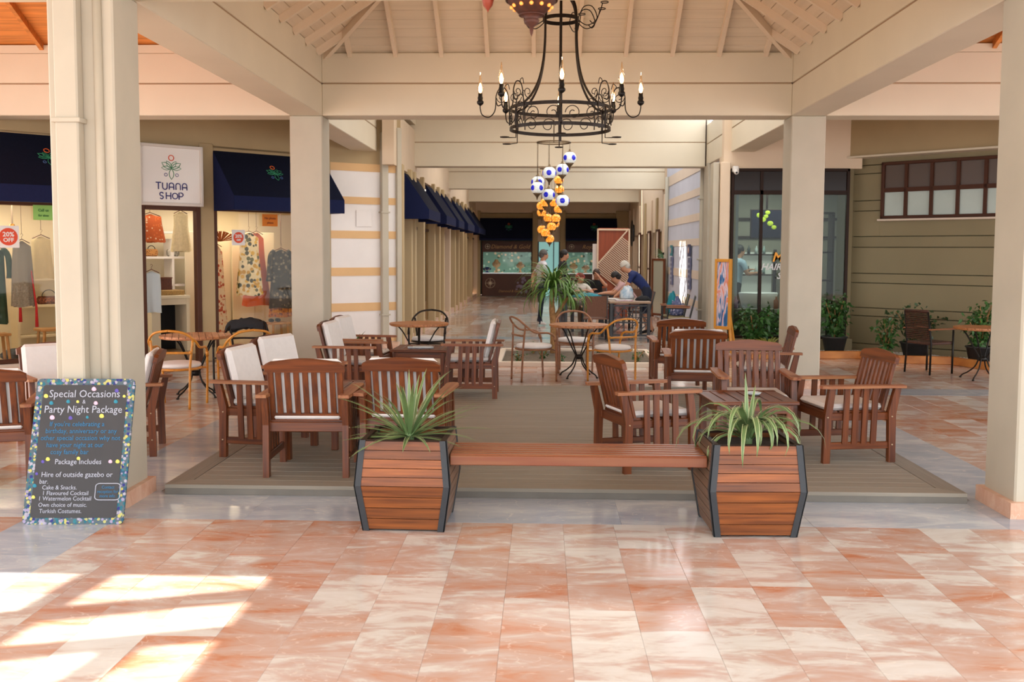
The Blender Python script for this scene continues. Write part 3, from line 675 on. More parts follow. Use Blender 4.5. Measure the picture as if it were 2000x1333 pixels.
# ================================================================== deck
DX0, DX1, DY0, DY1 = -2.62, 2.89, 6.77, 12.05
dk = empty('deck', (0, 0, 0), 0, 'grey composite board deck with mitred border boards', None, None, 'structure')
MB().box(((DX0 + DX1) / 2, (DY0 + DY1) / 2, .022), (DX1 - DX0 - .06, DY1 - DY0 - .06, .044)).build('deck_frame', mat('deck_under', '#3B362F', .9), dk)
bw = .15; t0, t1 = .044, .07
for (a, b, c, d, my) in (((DX0, DY0), (DX1, DY0), (DX1 - bw, DY0 + bw), (DX0 + bw, DY0 + bw), M_DECK), ((DX1, DY1), (DX0, DY1), (DX0 + bw, DY1 - bw), (DX1 - bw, DY1 - bw), M_DECK),
                         ((DX0, DY1), (DX0, DY0), (DX0 + bw, DY0 + bw), (DX0 + bw, DY1 - bw), M_DECKY), ((DX1, DY0), (DX1, DY1), (DX1 - bw, DY1 - bw), (DX1 - bw, DY0 + bw), M_DECKY)):
    MB().prism([a, b, c, d], 2, t0, t1).build('border_board', my, dk)
for c, d, my in ((((DX0 + DX1) / 2, DY0 + .012, .022), (DX1 - DX0, .024, .042), M_DECK), ((DX0 + .012, (DY0 + DY1) / 2, .022), (.024, DY1 - DY0 - .06, .042), M_DECKY), ((DX1 - .012, (DY0 + DY1) / 2, .022), (.024, DY1 - DY0 - .06, .042), M_DECKY)):
    MB().box(c, d).build('edge_board', mat('deck_edge_grey', '#6F6A62', .75, var=.15, scale=6), dk)
n = 34; yy0 = DY0 + bw + .004; pitch = (DY1 - bw - yy0) / n
for i in range(n):
    y = yy0 + (i + .5) * pitch
    MB().box(((DX0 + DX1) / 2, y, (t0 + t1) / 2), (DX1 - DX0 - 2 * bw - .008, pitch - .006, t1 - t0), bev=.003).build('deck_board', M_DECK, dk)
# ================================================================== wooden armchairs
def make_armchair(label, back_pad=True, group='wooden armchairs on and around the deck'):
    t = empty('armchair', (0, 0, 0), 0, label, 'armchair', group)
    for sx in (-1, 1):
        # rear leg rises to the arm with a slight rake, front leg tapers
        MB().prism([(-.30, 0), (-.245, 0), (-.235, .40), (-.285, .585), (-.335, .585), (-.295, .38)], 0, sx * .285 - .022, sx * .285 + .022).build('leg', M_WZ, t)
        MB().prism([(.235, 0), (.29, 0), (.285, .35), (.25, .585), (.20, .585), (.23, .35)], 0, sx * .285 - .022, sx * .285 + .022).build('leg', M_WZ, t)
        a = MB(); P = [(-.045, -.36), (.03, -.365), (.04, -.2), (.045, .12), (.048, .27), (.03, .315), (0, .328), (-.03, .315), (-.048, .27), (-.045, .12), (-.04, -.2)]
        a.prism([(sx * .293 + p[0], p[1]) for p in P], 2, .585, .607); a.build('arm', M_ARM, t)
        MB().box((sx * .285, -.005, .135), (.024, .49, .055), bev=.004).build('side_rail', M_WY, t)
        MB().box((sx * .272, -.005, .36), (.024, .50, .06), bev=.004).build('side_rail', M_WY, t)
        for k in range(4):
            y = -.115 + .077 * k
            MB().prism([(y - .023, .15), (y + .023, .15), (y + .02 - .01, .585), (y - .024 - .01, .585)], 0, sx * .296 - .009, sx * .296 + .009).build('side_slat', M_WZ, t)
        b = MB()
        for y, z in ((.262, .36), (-.262, .36), (-.268, .14)): b.tube([(sx * .306, y, z), (sx * .311, y, z)], .0065, 8)
        b.build('bolt', mat('brass_bolt', '#B9A184', .4, metal=.6), t)
    for y in (.245, -.235): MB().box((0, y, .36), (.54, .024, .07), bev=.004).build('seat_rail', M_WX, t)
    for k in range(6): MB().box((0, -.19 + .078 * k, .398), (.54, .06, .014)).build('seat_slat', M_WX, t)
    # leaning back panel
    ra = R(-14)
    def bk(p):
        y, z = p[1], p[2]; c, s_ = math.cos(ra), math.sin(ra)
        return (p[0], -.205 + y * c + z * s_, .405 + y * s_ * -1 + z * c)
    def bkmb(mb):
        mb.v = [bk(v) for v in mb.v]; return mb
    for sx in (-1, 1): bkmb(MB().box((sx * .247, 0, .195), (.042, .026, .43), bev=.004)).build('back_post', M_WZ, t)
    n = 14; top = [(-.285 + .57 * i / n, .443 + .026 * (math.cos((i / n - .5) * 2 * PI) * .5 + .5) + (.0 if 0 < i < n else -.02)) for i in range(n + 1)]
    poly = [(-.285, .372), (.285, .372)] + [(x, z) for x, z in reversed(top)]
    bkmb(MB().prism(poly, 1, -.017, .017)).build('top_rail', M_WX, t)
    bkmb(MB().box((0, 0, .02), (.46, .026, .06), bev=.004)).build('bottom_rail', M_WX, t)
    for k in range(7):
        x = -.192 + .064 * k
        bkmb(MB().box((x, 0, .21), (.041, .014, .35), bev=.003)).build('back_slat', M_WZ, t)
    c = MB().box((0, .012, .428), (.50, .49, .05), bev=.022); c.build('seat_cushion', M_CUSH, t)
    if back_pad:
        c = bkmb(MB().box((0, .055, .235), (.51, .065, .43), bev=.028)); c.build('back_cushion', M_CUSH, t)
    return t
DZ = .07
chair_list = [  # x, y, z, heading, padded back, label
    (-1.70, 7.31, DZ, 2, True, 'wooden armchair seen from behind, beside the left planter, white back cushion showing between its slats'),
    (-1.00, 7.42, DZ, -3, True, 'wooden armchair seen from behind whose back rises straight behind the spiky planter plant'),
    (-2.20, 7.96, DZ, -98, True, 'wooden armchair side-on at the deck edge, right beside the large column with downpipe'),
    (-2.20, 8.92, DZ, -112, True, 'wooden armchair with white back cushion standing behind the side-on chair by the yellow cane chairs'),
    (-2.08, 10.85, DZ, -93, True, 'wooden armchair with a sunlit back edge and cushion, in front of the smaller slim column'),
    (-2.12, 11.72, DZ, -97, True, 'wooden armchair half hidden behind the sunlit one near the striped wall'),
    (-.80, 11.22, DZ, 91, True, 'wooden armchair side-on with grey back cushion, facing the small table with the magazine'),
    (1.61, 11.92, DZ, 0, False, 'wooden armchair with bare back slats at the deck edge towards the arcade table'),
    (1.58, 10.30, DZ, -4, True, 'wooden armchair with pale cushion behind dark slats, middle of the row of backs'),
    (1.80, 8.50, DZ, 178, False, 'wooden armchair facing the viewer across the slatted table with the ashtray'),
    (2.32, 10.55, DZ, 84, False, 'wooden armchair seen edge-on in front of the slim column by the salon'),
    (.79, 7.62, DZ, -71, False, 'wooden armchair turned away with white seat cushion, just behind the slatted bench'),
    (2.41, 8.03, DZ, 99, False, 'wooden armchair with white seat cushion facing the ashtray table from the planter side'),
    (-4.02, 7.12, 0, 18, True, 'wooden armchair on the marble with its back to the viewer, beside the chalkboard'),
    (-4.25, 8.62, 0, -140, True, 'wooden armchair whose white cushion back shows between the large column and the shop window'),
    (-3.53, 8.24, 0, 104, True, 'wooden armchair half hidden behind the large column, white cushion back to the deck')]
proto = {}
for x, y, z, h, pad, lab in chair_list:
    if pad not in proto: proto[pad] = make_armchair(lab, pad); c = proto[pad]
    else: c = copy_tree(proto[pad])
    c.location = (x, y, z); c.rotation_euler = (0, 0, R(h)); c['label'] = lab

# ---- square slatted tables
def make_low_table(label, w_=.66, d_=.66, h=.5):
    t = empty('low_table', (0, 0, 0), 0, label, 'table')
    for sx in (-1, 1):
        for sy in (-1, 1): MB().box((sx * (w_ / 2 - .06), sy * (d_ / 2 - .06), (h - .03) / 2), (.055, .045, h - .03), bev=.005).build('leg', M_WZ, t)
        MB().box((sx * (w_ / 2 - .05), 0, h - .065), (.022, d_ - .16, .07), bev=.003).build('apron', M_WY, t)
        MB().box((0, sx * (d_ / 2 - .05), h - .065), (w_ - .16, .022, .07), bev=.003).build('apron', M_WX, t)
        MB().box((0, sx * (d_ / 2 - .03), h - .015), (w_, .06, .026), bev=.004).build('border_board', M_WX, t)
    n = 6; p = (w_) / n
    for i in range(n): MB().box((-w_ / 2 + p * (i + .5), 0, h - .015), (p - .009, d_ - .128, .022), bev=.003).build('slat', M_WY, t)
    return t
t = make_low_table('slatted hardwood table with the ashtray on it, between the two seat-cushioned armchairs'); t.location = (1.6, 7.87, DZ); t.rotation_euler = (0, 0, R(4))
t2 = copy_tree(t); t2.location = (-1.40, 11.62, DZ); t2.rotation_euler = (0, 0, R(-2)); t2['label'] = 'slatted hardwood table carrying the folded magazine near the round table'
t3 = copy_tree(t); t3.location = (-1.42, 8.30, DZ); t3.rotation_euler = (0, 0, 0); t3['label'] = 'slatted hardwood table mostly hidden behind the pair of chairs seen from behind'
a = empty('ashtray', (1.68, 7.92, DZ + .5), 0, 'clear glass ashtray on the slatted table', 'ashtray')
MB().lathe([(.0, 0), (.045, 0), (.055, .012), (.06, .022), (.052, .022), (.044, .008), (0, .006)], n=18).build('bowl', mat('ashtray_glass', '#C9D3D3', .1, alpha=.8), a)
MB().box((.02, .0, .012), (.03, .05, .006), Matrix.Rotation(.4, 3, 'Z')).build('matchbook', M_PAPER, a)
m_ = empty('magazine', (-1.42, 11.55, DZ + .5), R(8), 'pale folded magazine lying on the far slatted table', 'magazine')
MB().box((0, 0, .006), (.3, .2, .01), bev=.003).build('pages', mat('magazine_print', '#B9C3CB', .5, color2='#8FA0B0', scale=18), m_); MB().box((.02, 0, .014), (.22, .19, .004)).build('cover', mat('magazine_cover', '#9FB0BC', .4, color2='#D9DEE0', scale=14), m_)

# ================================================================== cane and iron chairs, round tables
def make_bistro(label, m, group, pad=M_CUSH):
    t = empty('cane_armchair', (0, 0, 0), 0, label, 'chair', group)
    r = .0135
    for sx in (-1, 1):
        # front leg curves over into the arm and sweeps up into the back hoop
        pts = bez([(sx * .235, .235, 0), (sx * .245, .225, .30), (sx * .255, .20, .56), (sx * .262, .12, .635), (sx * .265, .0, .645), (sx * .262, -.10, .66), (sx * .24, -.20, .74), (sx * .15, -.275, .82), (0, -.30, .845)], 6)
        MB().tube(pts, r, 8, cap=True).build('arm_hoop', m, t)
        MB().tube(bez([(sx * .19, -.235, 0), (sx * .195, -.225, .3), (sx * .20, -.215, .5), (sx * .225, -.20, .735)], 5), r, 8).build('rear_leg', m, t)
    MB().tube(bez([(-.21, -.205, .60), (-.1, -.25, .605), (.1, -.25, .605), (.21, -.205, .60)], 6), r * .95, 8).build('back_rail', m, t)
    MB().tube(arc((0, 0, .42), .235, 0, 2 * PI, 28, 'xy')[:-1], r, 8, closed=True).build('seat_ring', m, t)
    MB().tube(bez([(-.24, .23, .40), (0, .25, .40), (.24, .23, .40)], 4), r * .8, 6).build('front_rail', m, t)
    w_ = MB()
    for sx in (-1, 1): w_.tube([(sx * .255, .205, .53), (sx * .258, .185, .58)], r * 1.35, 8); w_.tube([(sx * .2, -.215, .59), (sx * .205, -.212, .62)], r * 1.4, 8)
    w_.build('binding', m, t)
    MB().lathe([(0, 0), (.2, 0), (.232, .012), (.24, .03), (.228, .05), (.18, .06), (0, .064)], (0, .01, .425), 26).build('seat_pad', pad, t)
    return t
bl = [(-.12, 13.12, -68, M_CANE2, 'brown cane armchair with cream seat pad, side-on at the round table by the planting bed'),
      (.45, 14.08, 182, M_CANE2, 'brown cane armchair behind the round slatted table, facing the viewer'),
      (.92, 12.98, 30, M_CANE, 'honey cane armchair, arched back to the viewer, between round table and wooden chairs'),
      (-3.95, 10.66, 2, M_CANE, 'golden cane armchair with a wide arched back, just past the large column'),
      (-3.25, 10.80, 32, M_CANE, 'golden cane armchair partly hidden by the side-on wooden chair'),
      (-3.68, 12.02, 172, M_IRON2, 'black iron armchair draped with a black garment at the shop side table'),
      (-1.62, 14.12, 179, M_IRON2, 'black iron armchair with pale pad behind the plain round table')]
bp = {}
for x, y, h, m, lab in bl:
    if m not in bp: bp[m] = make_bistro(lab, m, 'round-backed tube armchairs'); c = bp[m]
    else: c = copy_tree(bp[m])
    c.location = (x, y, 0); c.rotation_euler = (0, 0, R(h)); c['label'] = lab
def make_round_table(label, r_=.4, h=.72, n=11, feet=4):
    t = empty('round_table', (0, 0, 0), 0, label, 'table', 'round cafe tables with iron bases')
    p = 2 * r_ / n
    for i in range(n):
        xa = -r_ + i * p + .003; xb = xa + p - .006
        k = 4; pa = []; pbk = []
        for j in range(k + 1):
            x = xa + (xb - xa) * j / k; y = math.sqrt(max(r_ * r_ - x * x, 0)); pa.append((x, y))
        poly = pa + [(x, -y) for x, y in reversed(pa)]
        MB().prism(poly, 2, h - .022, h).build('slat', M_TTOP, t)
    MB().tube(arc((0, 0, h - .028), r_ - .02, 0, 2 * PI, 36, 'xy')[:-1], .008, 6, closed=True).build('rim', M_TTOP, t)
    for k in range(feet):
        a = PI / 4 + k * 2 * PI / feet; ca, sa = math.cos(a), math.sin(a)
        prof = [(.30, h - .03), (.22, h - .12), (.12, .42), (.05, .30), (.06, .26), (.10, .17), (.19, .09), (.26, .05), (.29, .012)]
        q = MB(); q.tube(bez([(x * ca, x * sa, z) for x, z in prof], 5), .010, 6); q.ball((.29 * ca, .29 * sa, .014), .02, 8, sc=(1, 1, .6)); q.build('leg', M_IRON, t)
    MB().lathe([(.0, .25), (.05, .25), (.055, .28), (.05, .31), (0, .31)], n=12).build('hub', M_IRON, t)
    MB().box((0, 0, h - .034), (.5, .04, .012)).build('brace', M_IRON, t)
    return t
t = make_round_table('round slatted table with curved iron legs between the cane chairs'); t.location = (.49, 13.45, 0); t.rotation_euler = (0, 0, R(12))
for x, y, rz, lab in ((-1.68, 13.5, 50, 'round table in front of the black iron chair by the striped wall'), (-4.0, 11.35, 20, 'round table with iron tripod base outside the clothes shop doorway')):
    c = copy_tree(t); c.location = (x, y, 0); c.rotation_euler = (0, 0, R(rz)); c['label'] = lab
t = make_round_table('reddish round table beside the dark wicker chair at the olive wall', .38, .71); t.location = (5.92, 13.55, 0)
# black garment on the iron chair
bg_ = empty('black_jacket', (-3.68, 12.28, .80), R(-8), 'crumpled black garment hung over the iron chair back', 'jacket')
q = MB(); rj = random.Random(2)
pts = []
for i in range(15):
    for j in range(7):
        u = (i / 14 - .5) * .52; v = j / 6; z = .07 - abs(v - .45) * .28 + rj.uniform(-.015, .015) - (u * 1.8) ** 2 * .25
        pts.append((u, (v - .45) * .16, z))
fs = [(i * 7 + j, (i + 1) * 7 + j, (i + 1) * 7 + j + 1, i * 7 + j + 1) for i in range(14) for j in range(6)]
o = q.add(pts, fs, 0, True).build('cloth', M_BLACKC, bg_); sm = o.modifiers.new('thickness', 'SOLIDIFY'); sm.thickness = .02

# ---- wicker chair by the olive wall
wc = empty('wicker_chair', (5.48, 14.28, 0), R(-62), 'dark brown wicker chair with black legs against the olive wall', 'chair')
for sx in (-1, 1):
    MB().tube([(sx * .22, .22, 0), (sx * .22, .22, .62)], .014, 8).build('leg', M_IRON, wc)
    MB().tube([(sx * .22, -.22, 0), (sx * .21, -.20, .45), (sx * .20, -.27, .88)], .014, 8).build('leg', M_IRON, wc)
    MB().box((sx * .225, .0, .635), (.045, .52, .022), bev=.008).build('arm', M_ARM, wc)
MB().box((0, .01, .435), (.42, .44, .04), bev=.01).build('seat', M_WOVEN, wc)
q = MB()
for k in range(15):       # woven courses of the back
    z = .50 + .026 * k; y = -.205 - (z - .45) * .15
    q.tube([(-.2 + .02 * j, y + (.007 if (j + k) % 2 else -.007), z) for j in range(21)], .011, 5)
q.build('back_panel', M_WOVEN, wc)
MB().tube([(-.2, -.27, .89), (.2, -.27, .89)], .018, 8).build('top_rail', M_WOVEN, wc)

# ================================================================== planters and bench
def make_planter(label):
    t = empty('planter', (0, 0, 0), 0, label, 'planter', 'hexagonal sided cedar planters')
    zb, zm, zt = .012, .285, .555; wb, wm, wt = .245, .288, .262      # half widths
    def hw(z): return wb + (wm - wb) * (z - zb) / (zm - zb) if z < zm else wm + (wt - wm) * (z - zm) / (zt - zm)
    rows = [zb + (zm - zb) * i / 4 for i in range(5)] + [zm + (zt - zm) * i / 5 for i in range(1, 6)]
    for sd in range(4):
        rot = Matrix.Rotation(sd * PI / 2, 3, 'Z')
        for a, b in zip(rows[:-1], rows[1:]):
            a2, b2 = a + .002, b - .002; ha, hb = hw(a2), hw(b2); e = .034; th = .02
            vs = [(-ha + e, -ha, a2), (ha - e, -ha, a2), (hb - e, -hb, b2), (-hb + e, -hb, b2), (-ha + e, -ha + th, a2), (ha - e, -ha + th, a2), (hb - e, -hb + th, b2), (-hb + e, -hb + th, b2)]
            MB().add([rot @ Vector(v) for v in vs], [(0, 1, 2, 3), (5, 4, 7, 6), (0, 4, 5, 1), (1, 5, 6, 2), (2, 6, 7, 3), (3, 7, 4, 0)]).build('plank', M_PLK if sd in (0, 2) else M_PLKY, t)
        for s_ in (-1, 1):
            vs = []
            for z in (zb - .01, zm, zt + .006):
                h_ = hw(min(max(z, zb), zt))
                vs += [(x * s_, y, z) for x in (h_ + .004, h_ - .038) for y in (-h_ - .004, -h_ + .003)]
            fs = [(0, 1, 3, 2), (8, 10, 11, 9)]
            for k in (0, 4): fs += [(k, k + 2, k + 6, k + 4), (k + 1, k + 5, k + 7, k + 3), (k, k + 4, k + 5, k + 1), (k + 2, k + 3, k + 7, k + 6)]
            MB().add([rot @ Vector(v) for v in vs], fs).build('corner_strap', M_STEELG, t)
    MB().prism([(-.235, -.235), (.235, -.235), (.235, .235), (-.235, .235)], 2, .40, .515).build('soil', M_SOIL, t)
    q = MB()
    for sd in range(4):
        rot = Matrix.Rotation(sd * PI / 2, 3, 'Z'); q.box(rot @ Vector((0, -.243, .553)), (.48, .03, .014) if sd % 2 == 0 else (.03, .48, .014))
    q.build('rim', M_DARKB, t)
    return t
def blade(az, L, rise, droop, w_, base=(0, 0, 0), seg=9, twist=0.):
    """one arching strap leaf as centre line and half widths"""
    pts = []; ws = []; ca, sa = math.cos(az), math.sin(az); x = 0.; z = 0.; el = rise
    for i in range(seg + 1):
        t = i / seg; pts.append((base[0] + ca * x, base[1] + sa * x, base[2] + z)); ws.append(w_ * (min(1, .55 + t * 2.2) if t < .3 else max(0.03, 1 - ((t - .3) / .7) ** 2.2)))
        x += math.cos(el) * L / seg; z += math.sin(el) * L / seg; el -= droop * (t + .35) / seg * 1.6
    return pts, ws, (-sa, ca, 0)
def spiky(parent, specs, z0, m, edge=None):
    pl = bpy.data.objects.new('plant', None); COL.objects.link(pl); pl.parent = parent; pl.location = (0, 0, z0)
    MB().lathe([(.022, -.05), (.03, .0), (.028, .06), (.012, .12)], n=10).build('stem', M_LEAFV, pl)
    for (az, L, rise, droop, w_) in specs:
        p, ws, sd = blade(R(az), L, R(rise), R(droop), w_, (.012 * math.cos(R(az)), .012 * math.sin(R(az)), .03))
        q = MB(); q.ribbon(p, ws, sd, 0, .35)
        mats = [m]
        if edge:
            mats.append(edge)
            for s_ in (-1, 1):
                P2 = [Vector(a) + Vector(sd) * s_ * b * .82 + Vector((0, 0, .0012 + b * .3)) for a, b in zip(p, ws)]
                q.ribbon(P2, [b * .11 for b in ws], sd, 1)
        q.build('leaf', mats, pl)
    return pl
pa = make_planter('cedar plank planter on the chalkboard side of the bench, with a spiky upright plant'); pa.location = (-.83, 6.17, 0); pa.rotation_euler = (0, 0, R(-1.5))
pb_ = copy_tree(pa); pb_.location = (1.27, 6.14, 0); pb_.rotation_euler = (0, 0, R(2)); pb_['label'] = 'cedar plank planter at the far bench end from the chalkboard, with a drooping striped plant'
rp_ = random.Random(11)
sp1 = [(100, .42, 84, 12, .013), (75, .40, 76, 18, .013), (250, .34, 80, 14, .013)]
for i in range(40): sp1.append((i * 137.5 % 360, rp_.uniform(.40, .56), rp_.choice([8, 18, 28, 40, 55, 68]) + rp_.uniform(-5, 5), rp_.uniform(12, 40), rp_.uniform(.011, .016)))
spiky(pa, sp1, .51, M_LEAFV, M_LEAFE)
sp2 = []
for i in range(26): sp2.append((i * 137.5 % 360 + 10, rp_.uniform(.42, .62), rp_.choice([35, 50, 64, 76]) + rp_.uniform(-6, 6), rp_.uniform(110, 190), rp_.uniform(.015, .022)))
sp2 += [(265, .62, 62, 170, .02), (285, .5, 66, 185, .022), (240, .58, 60, 160, .02), (190, .6, 45, 120, .018), (350, .6, 45, 120, .018), (100, .42, 88, 10, .014), (60, .36, 78, 25, .014)]
spiky(pb_, sp2, .51, M_LEAFV, M_LEAFE)
bn = empty('bench', (.22, 6.155, 0), 0, 'slatted hardwood bench spanning the two cedar planters', 'bench')
for k in range(6): MB().box((0, -.165 + .066 * k, .462), (1.55, .046, .02), bev=.004).build('slat', M_BENCH, bn)
MB().box((0, -.19, .435), (1.55, .022, .06), bev=.004).build('front_apron', M_BENCH, bn); MB().box((0, .19, .435), (1.55, .022, .06), bev=.004).build('rear_apron', M_BENCH, bn)
for x in (-.74, .74): MB().box((x, 0, .425), (.05, .36, .05)).build('bearer', M_BENCH, bn)

# ================================================================== chalkboard
cb = empty('chalkboard', (-2.90, 5.985, .0), R(3), 'leaning chalkboard with a dabbed blue and yellow border advertising a party night package', 'chalkboard')
lean = R(-17.5)
M_BORD = spots('dabbed_border', '#4B5B63', ['#1B5F6E', '#A9A868', '#22286E', '#8E86A4', '#2A6E7A', '#B2AC5C', '#9C9AA6', '#1E4C66'], 52, .8, .55)
BW, BH = .62, .915
def cbp(x, z, y=0.): return (x, y * math.cos(lean) - z * math.sin(lean), z * math.cos(lean) + y * math.sin(lean))
rotc = Matrix.Rotation(lean, 3, 'X')
def rrect(w_, h_, r_, n=5):
    out = []
    for cx_, cz_, a0 in ((w_ - r_, h_ - r_, 0), (-w_ + r_, h_ - r_, PI / 2), (-w_ + r_, -h_ + r_, PI), (w_ - r_, -h_ + r_, 3 * PI / 2)):
        out += [(cx_ + r_ * math.cos(a0 + PI / 2 * i / n), cz_ + r_ * math.sin(a0 + PI / 2 * i / n)) for i in range(n + 1)]
    return out
q = MB().prism([(x, z + BH / 2) for x, z in rrect(BW / 2, BH / 2, .03)], 1, 0, .018); q.v = [tuple(rotc @ Vector(v)) for v in q.v]; q.build('border_panel', M_BORD, cb)
q = MB().prism([(x, z + BH / 2) for x, z in rrect(BW / 2 - .045, BH / 2 - .04, .02)], 1, -.003, 0); q.v = [tuple(rotc @ Vector(v)) for v in q.v]; q.build('board', M_CHALK, cb)
lines = [('Special Occasions', .86 - .045, .068, M_TXW, 0), ('&', .765, .035, M_TXW, 0), ('Party Night Package', .715, .066, M_TXW, 0),
         ("If you're celebrating a", .622, .043, M_TXB, -.03), ('birthday, anniversary or any', .578, .043, M_TXB, 0), ('other special occasion why not', .534, .043, M_TXB, 0),
         ('have your night at our', .490, .043, M_TXB, -.03), ('cosy family bar', .446, .043, M_TXB, -.06), ('Package Includes', .385, .047, M_TXW, 0),
         ('Hire of outside gazebo or', .305, .046, M_TXW, 0), ('bar.', .262, .04, M_TXW, -.2), ('Cake & Snacks.', .225, .038, M_TXW, -.1), ('1 Flavoured Cocktail', .190, .037, M_TXW, -.06),
         ('1 Watermelon Cocktail', .157, .037, M_TXW, -.06), ('Own choice of music.', .118, .037, M_TXW, -.07), ('Turkish Costumes.', .080, .037, M_TXW, -.08)]
for body, z, sz, m, dx in lines:
    text(body, sz, m, cb, cbp(dx, z, -.0045), (PI / 2 + lean, 0, 0), sx=.92, ext=.0006, bold=.0)
dots = MB(); dm = [mat('dab_yellow', '#D9CF62', .8), mat('dab_violet', '#5A4EA0', .8), mat('dab_pink', '#D9B3C6', .8), mat('dab_teal', '#2A7D92', .8)]
for x, z, i, sz in ((-.243, .80, 0, .015), (.055, .845, 2, .016), (.20, .835, 1, .014), (-.205, .755, 3, .014), (-.1, .765, 3, .013), (-.04, .765, 0, .010), (.075, .755, 2, .014), (.2, .765, 3, .014), (-.19, .662, 2, .017), (-.075, .66, 1, .014), (.12, .672, 0, .016), (.03, .665, 3, .01), (-.19, .40, 0, .014), (-.22, .385, 1, .011), (0, .405, 0, .012), (.2, .385, 2, .013), (.245, .385, 0, .014), (-.255, .235, 3, .014), (-.255, .165, 0, .012), (.25, .80, 0, .01), (-.25, .31, 1, .01)):
    dots.ball(cbp(x, z, -.004), sz, 8, i, (1, .18, 1.1))
dots.build('chalk_doodle', dm, cb)['kind'] = 'stuff'
q = MB().tube([cbp(x * .9 + .2, z * .6 + .2, -.005) for x, z in rrect(.085, .085, .03)], .003, 5, closed=True); q.build('chalk_frame', M_TXW, cb)
text('Contact\nreception for\nmore info', .027, M_TXB, cb, cbp(.2, .2, -.0045), (PI / 2 + lean, 0, 0), sx=.9, ext=.0006)

# ================================================================== chandelier
ch = empty('chandelier', (.155, 9.67, 0), 0, 'black wrought iron ring chandelier with glowing candle bulbs', 'chandelier')
def ringbar(z, r_, h_, th=.008, n=48):
    return MB().lathe([(r_, z - h_ / 2), (r_ + th, z - h_ / 2), (r_ + th, z + h_ / 2), (r_, z + h_ / 2), (r_, z - h_ / 2)], n=n, smooth=False)
ringbar(3.055, .475, .032).build('ring', M_IRON2, ch); ringbar(2.865, .475, .032).build('ring', M_IRON2, ch); ringbar(3.895, .165, .035).build('crown_ring', M_IRON2, ch)
MB().box((0, 0, 3.46), (.026, .026, 1.42)).build('centre_rod', M_IRON2, ch)
MB().tube([(0, 0, 4.15), (0, 0, 5.98)], .008, 6).build('hanging_rod', M_IRON2, ch)
def spiral(c, r0, r1, a0, turns, n, ax):   # flat scroll, ax = horizontal direction vector of its plane
    out = []
    for i in range(n + 1):
        t = i / n; r_ = r0 + (r1 - r0) * t; a = a0 + turns * 2 * PI * t
        out.append(Vector(c) + Vector(ax) * (r_ * math.cos(a)) + Vector((0, 0, 1)) * (r_ * math.sin(a)))
    return out
for k in range(6):                          # stays sweeping from crown to ring
    a = R(30 + 60 * k); ca, sa = math.cos(a), math.sin(a)
    prof = [(.02, 4.14), (.10, 4.10), (.15, 4.02), (.168, 3.9), (.172, 3.7), (.19, 3.5), (.235, 3.32), (.31, 3.18), (.40, 3.09), (.475, 3.055), (.478, 2.86)]
    MB().tube(bez([(r_ * ca, r_ * sa, z) for r_, z in prof], 5), .011, 6).build('stay', M_IRON2, ch)
for k in range(16):                         # C scrolls between the rings
    a = R(22.5 * k + 11); c = Vector((.48 * math.cos(a), .48 * math.sin(a), 2.96)); tx = (-math.sin(a), math.cos(a), 0)
    s_ = 1 if k % 2 else -1
    q = MB(); q.tube(spiral(c + Vector(tx) * .02, .075, .018, 0 if s_ > 0 else PI, 1.35 * s_, 22, tx), .0045, 5); q.build('scroll', M_IRON2, ch)
M_BULB = mat('candle_flame_bulb', '#FFC98A', .3, emit=26); M_BULBG = glass('bulb_glass', '#FFF0DC', .08, .97)
for k in range(8):
    a = R(-90 + 45 * k); ca, sa = math.cos(a), math.sin(a); ax = (ca, sa, 0)
    P = lambda r_, z: (r_ * ca, r_ * sa, z)
    arm = bpy.data.objects.new('candle_arm', None); COL.objects.link(arm); arm.parent = ch
    q = MB()
    q.tube(bez([P(.485, 2.9), P(.49, 3.12), P(.52, 3.24), P(.58, 3.25), P(.615, 3.17), P(.60, 3.09), P(.56, 3.10)], 6), .006, 6)
    q.tube(bez([P(.615, 3.17), P(.625, 3.04), P(.68, 2.98), P(.745, 3.0), P(.765, 3.06), P(.765, 3.10)], 6), .006, 6)
    q.tube(spiral(P(.56, 3.16), .05, .012, 0, -1.3, 16, ax), .004, 5); q.tube(spiral(P(.43, 3.17), .06, .014, PI, 1.3, 16, ax), .004, 5)
    q.tube(bez([P(.485, 3.24), P(.50, 3.29), P(.53, 3.27), P(.525, 3.24)], 4), .004, 5)
    q.build('bracket', M_IRON2, arm)
    MB().lathe([(.0, 3.085), (.012, 3.09), (.03, 3.105), (.034, 3.125), (.022, 3.14), (.026, 3.16), (.020, 3.18), (.020, 3.205), (0, 3.205)], P(.765, 0)[:2] + (0,), 12).build('candle_cup', M_IRON, arm)
    MB().lathe([(.0, 3.205), (.010, 3.21), (.019, 3.235), (.017, 3.262), (.008, 3.29), (0, 3.305)], P(.765, 0)[:2] + (0,), 12).build('bulb', M_BULB, arm)
    MB().lathe([(.014, 3.205), (.022, 3.22), (.029, 3.25), (.023, 3.285), (.012, 3.33), (.004, 3.40)], P(.765, 0)[:2] + (0,), 12).build('bulb_glass', M_BULBG, arm)
for k in range(6):                          # lower hooks with drip pans
    a = R(30 + 60 * k); ca, sa = math.cos(a), math.sin(a)
    q = MB().tube([(.48 * ca, .48 * sa, 2.86), (.48 * ca, .48 * sa, 2.76), (.56 * ca, .56 * sa, 2.755)], .005, 5); q.lathe([(0, 0), (.04, .002), (.045, .01), (0, .008)], (.60 * ca, .60 * sa, 2.75), 12); q.build('drip_pan', M_IRON2, ch)
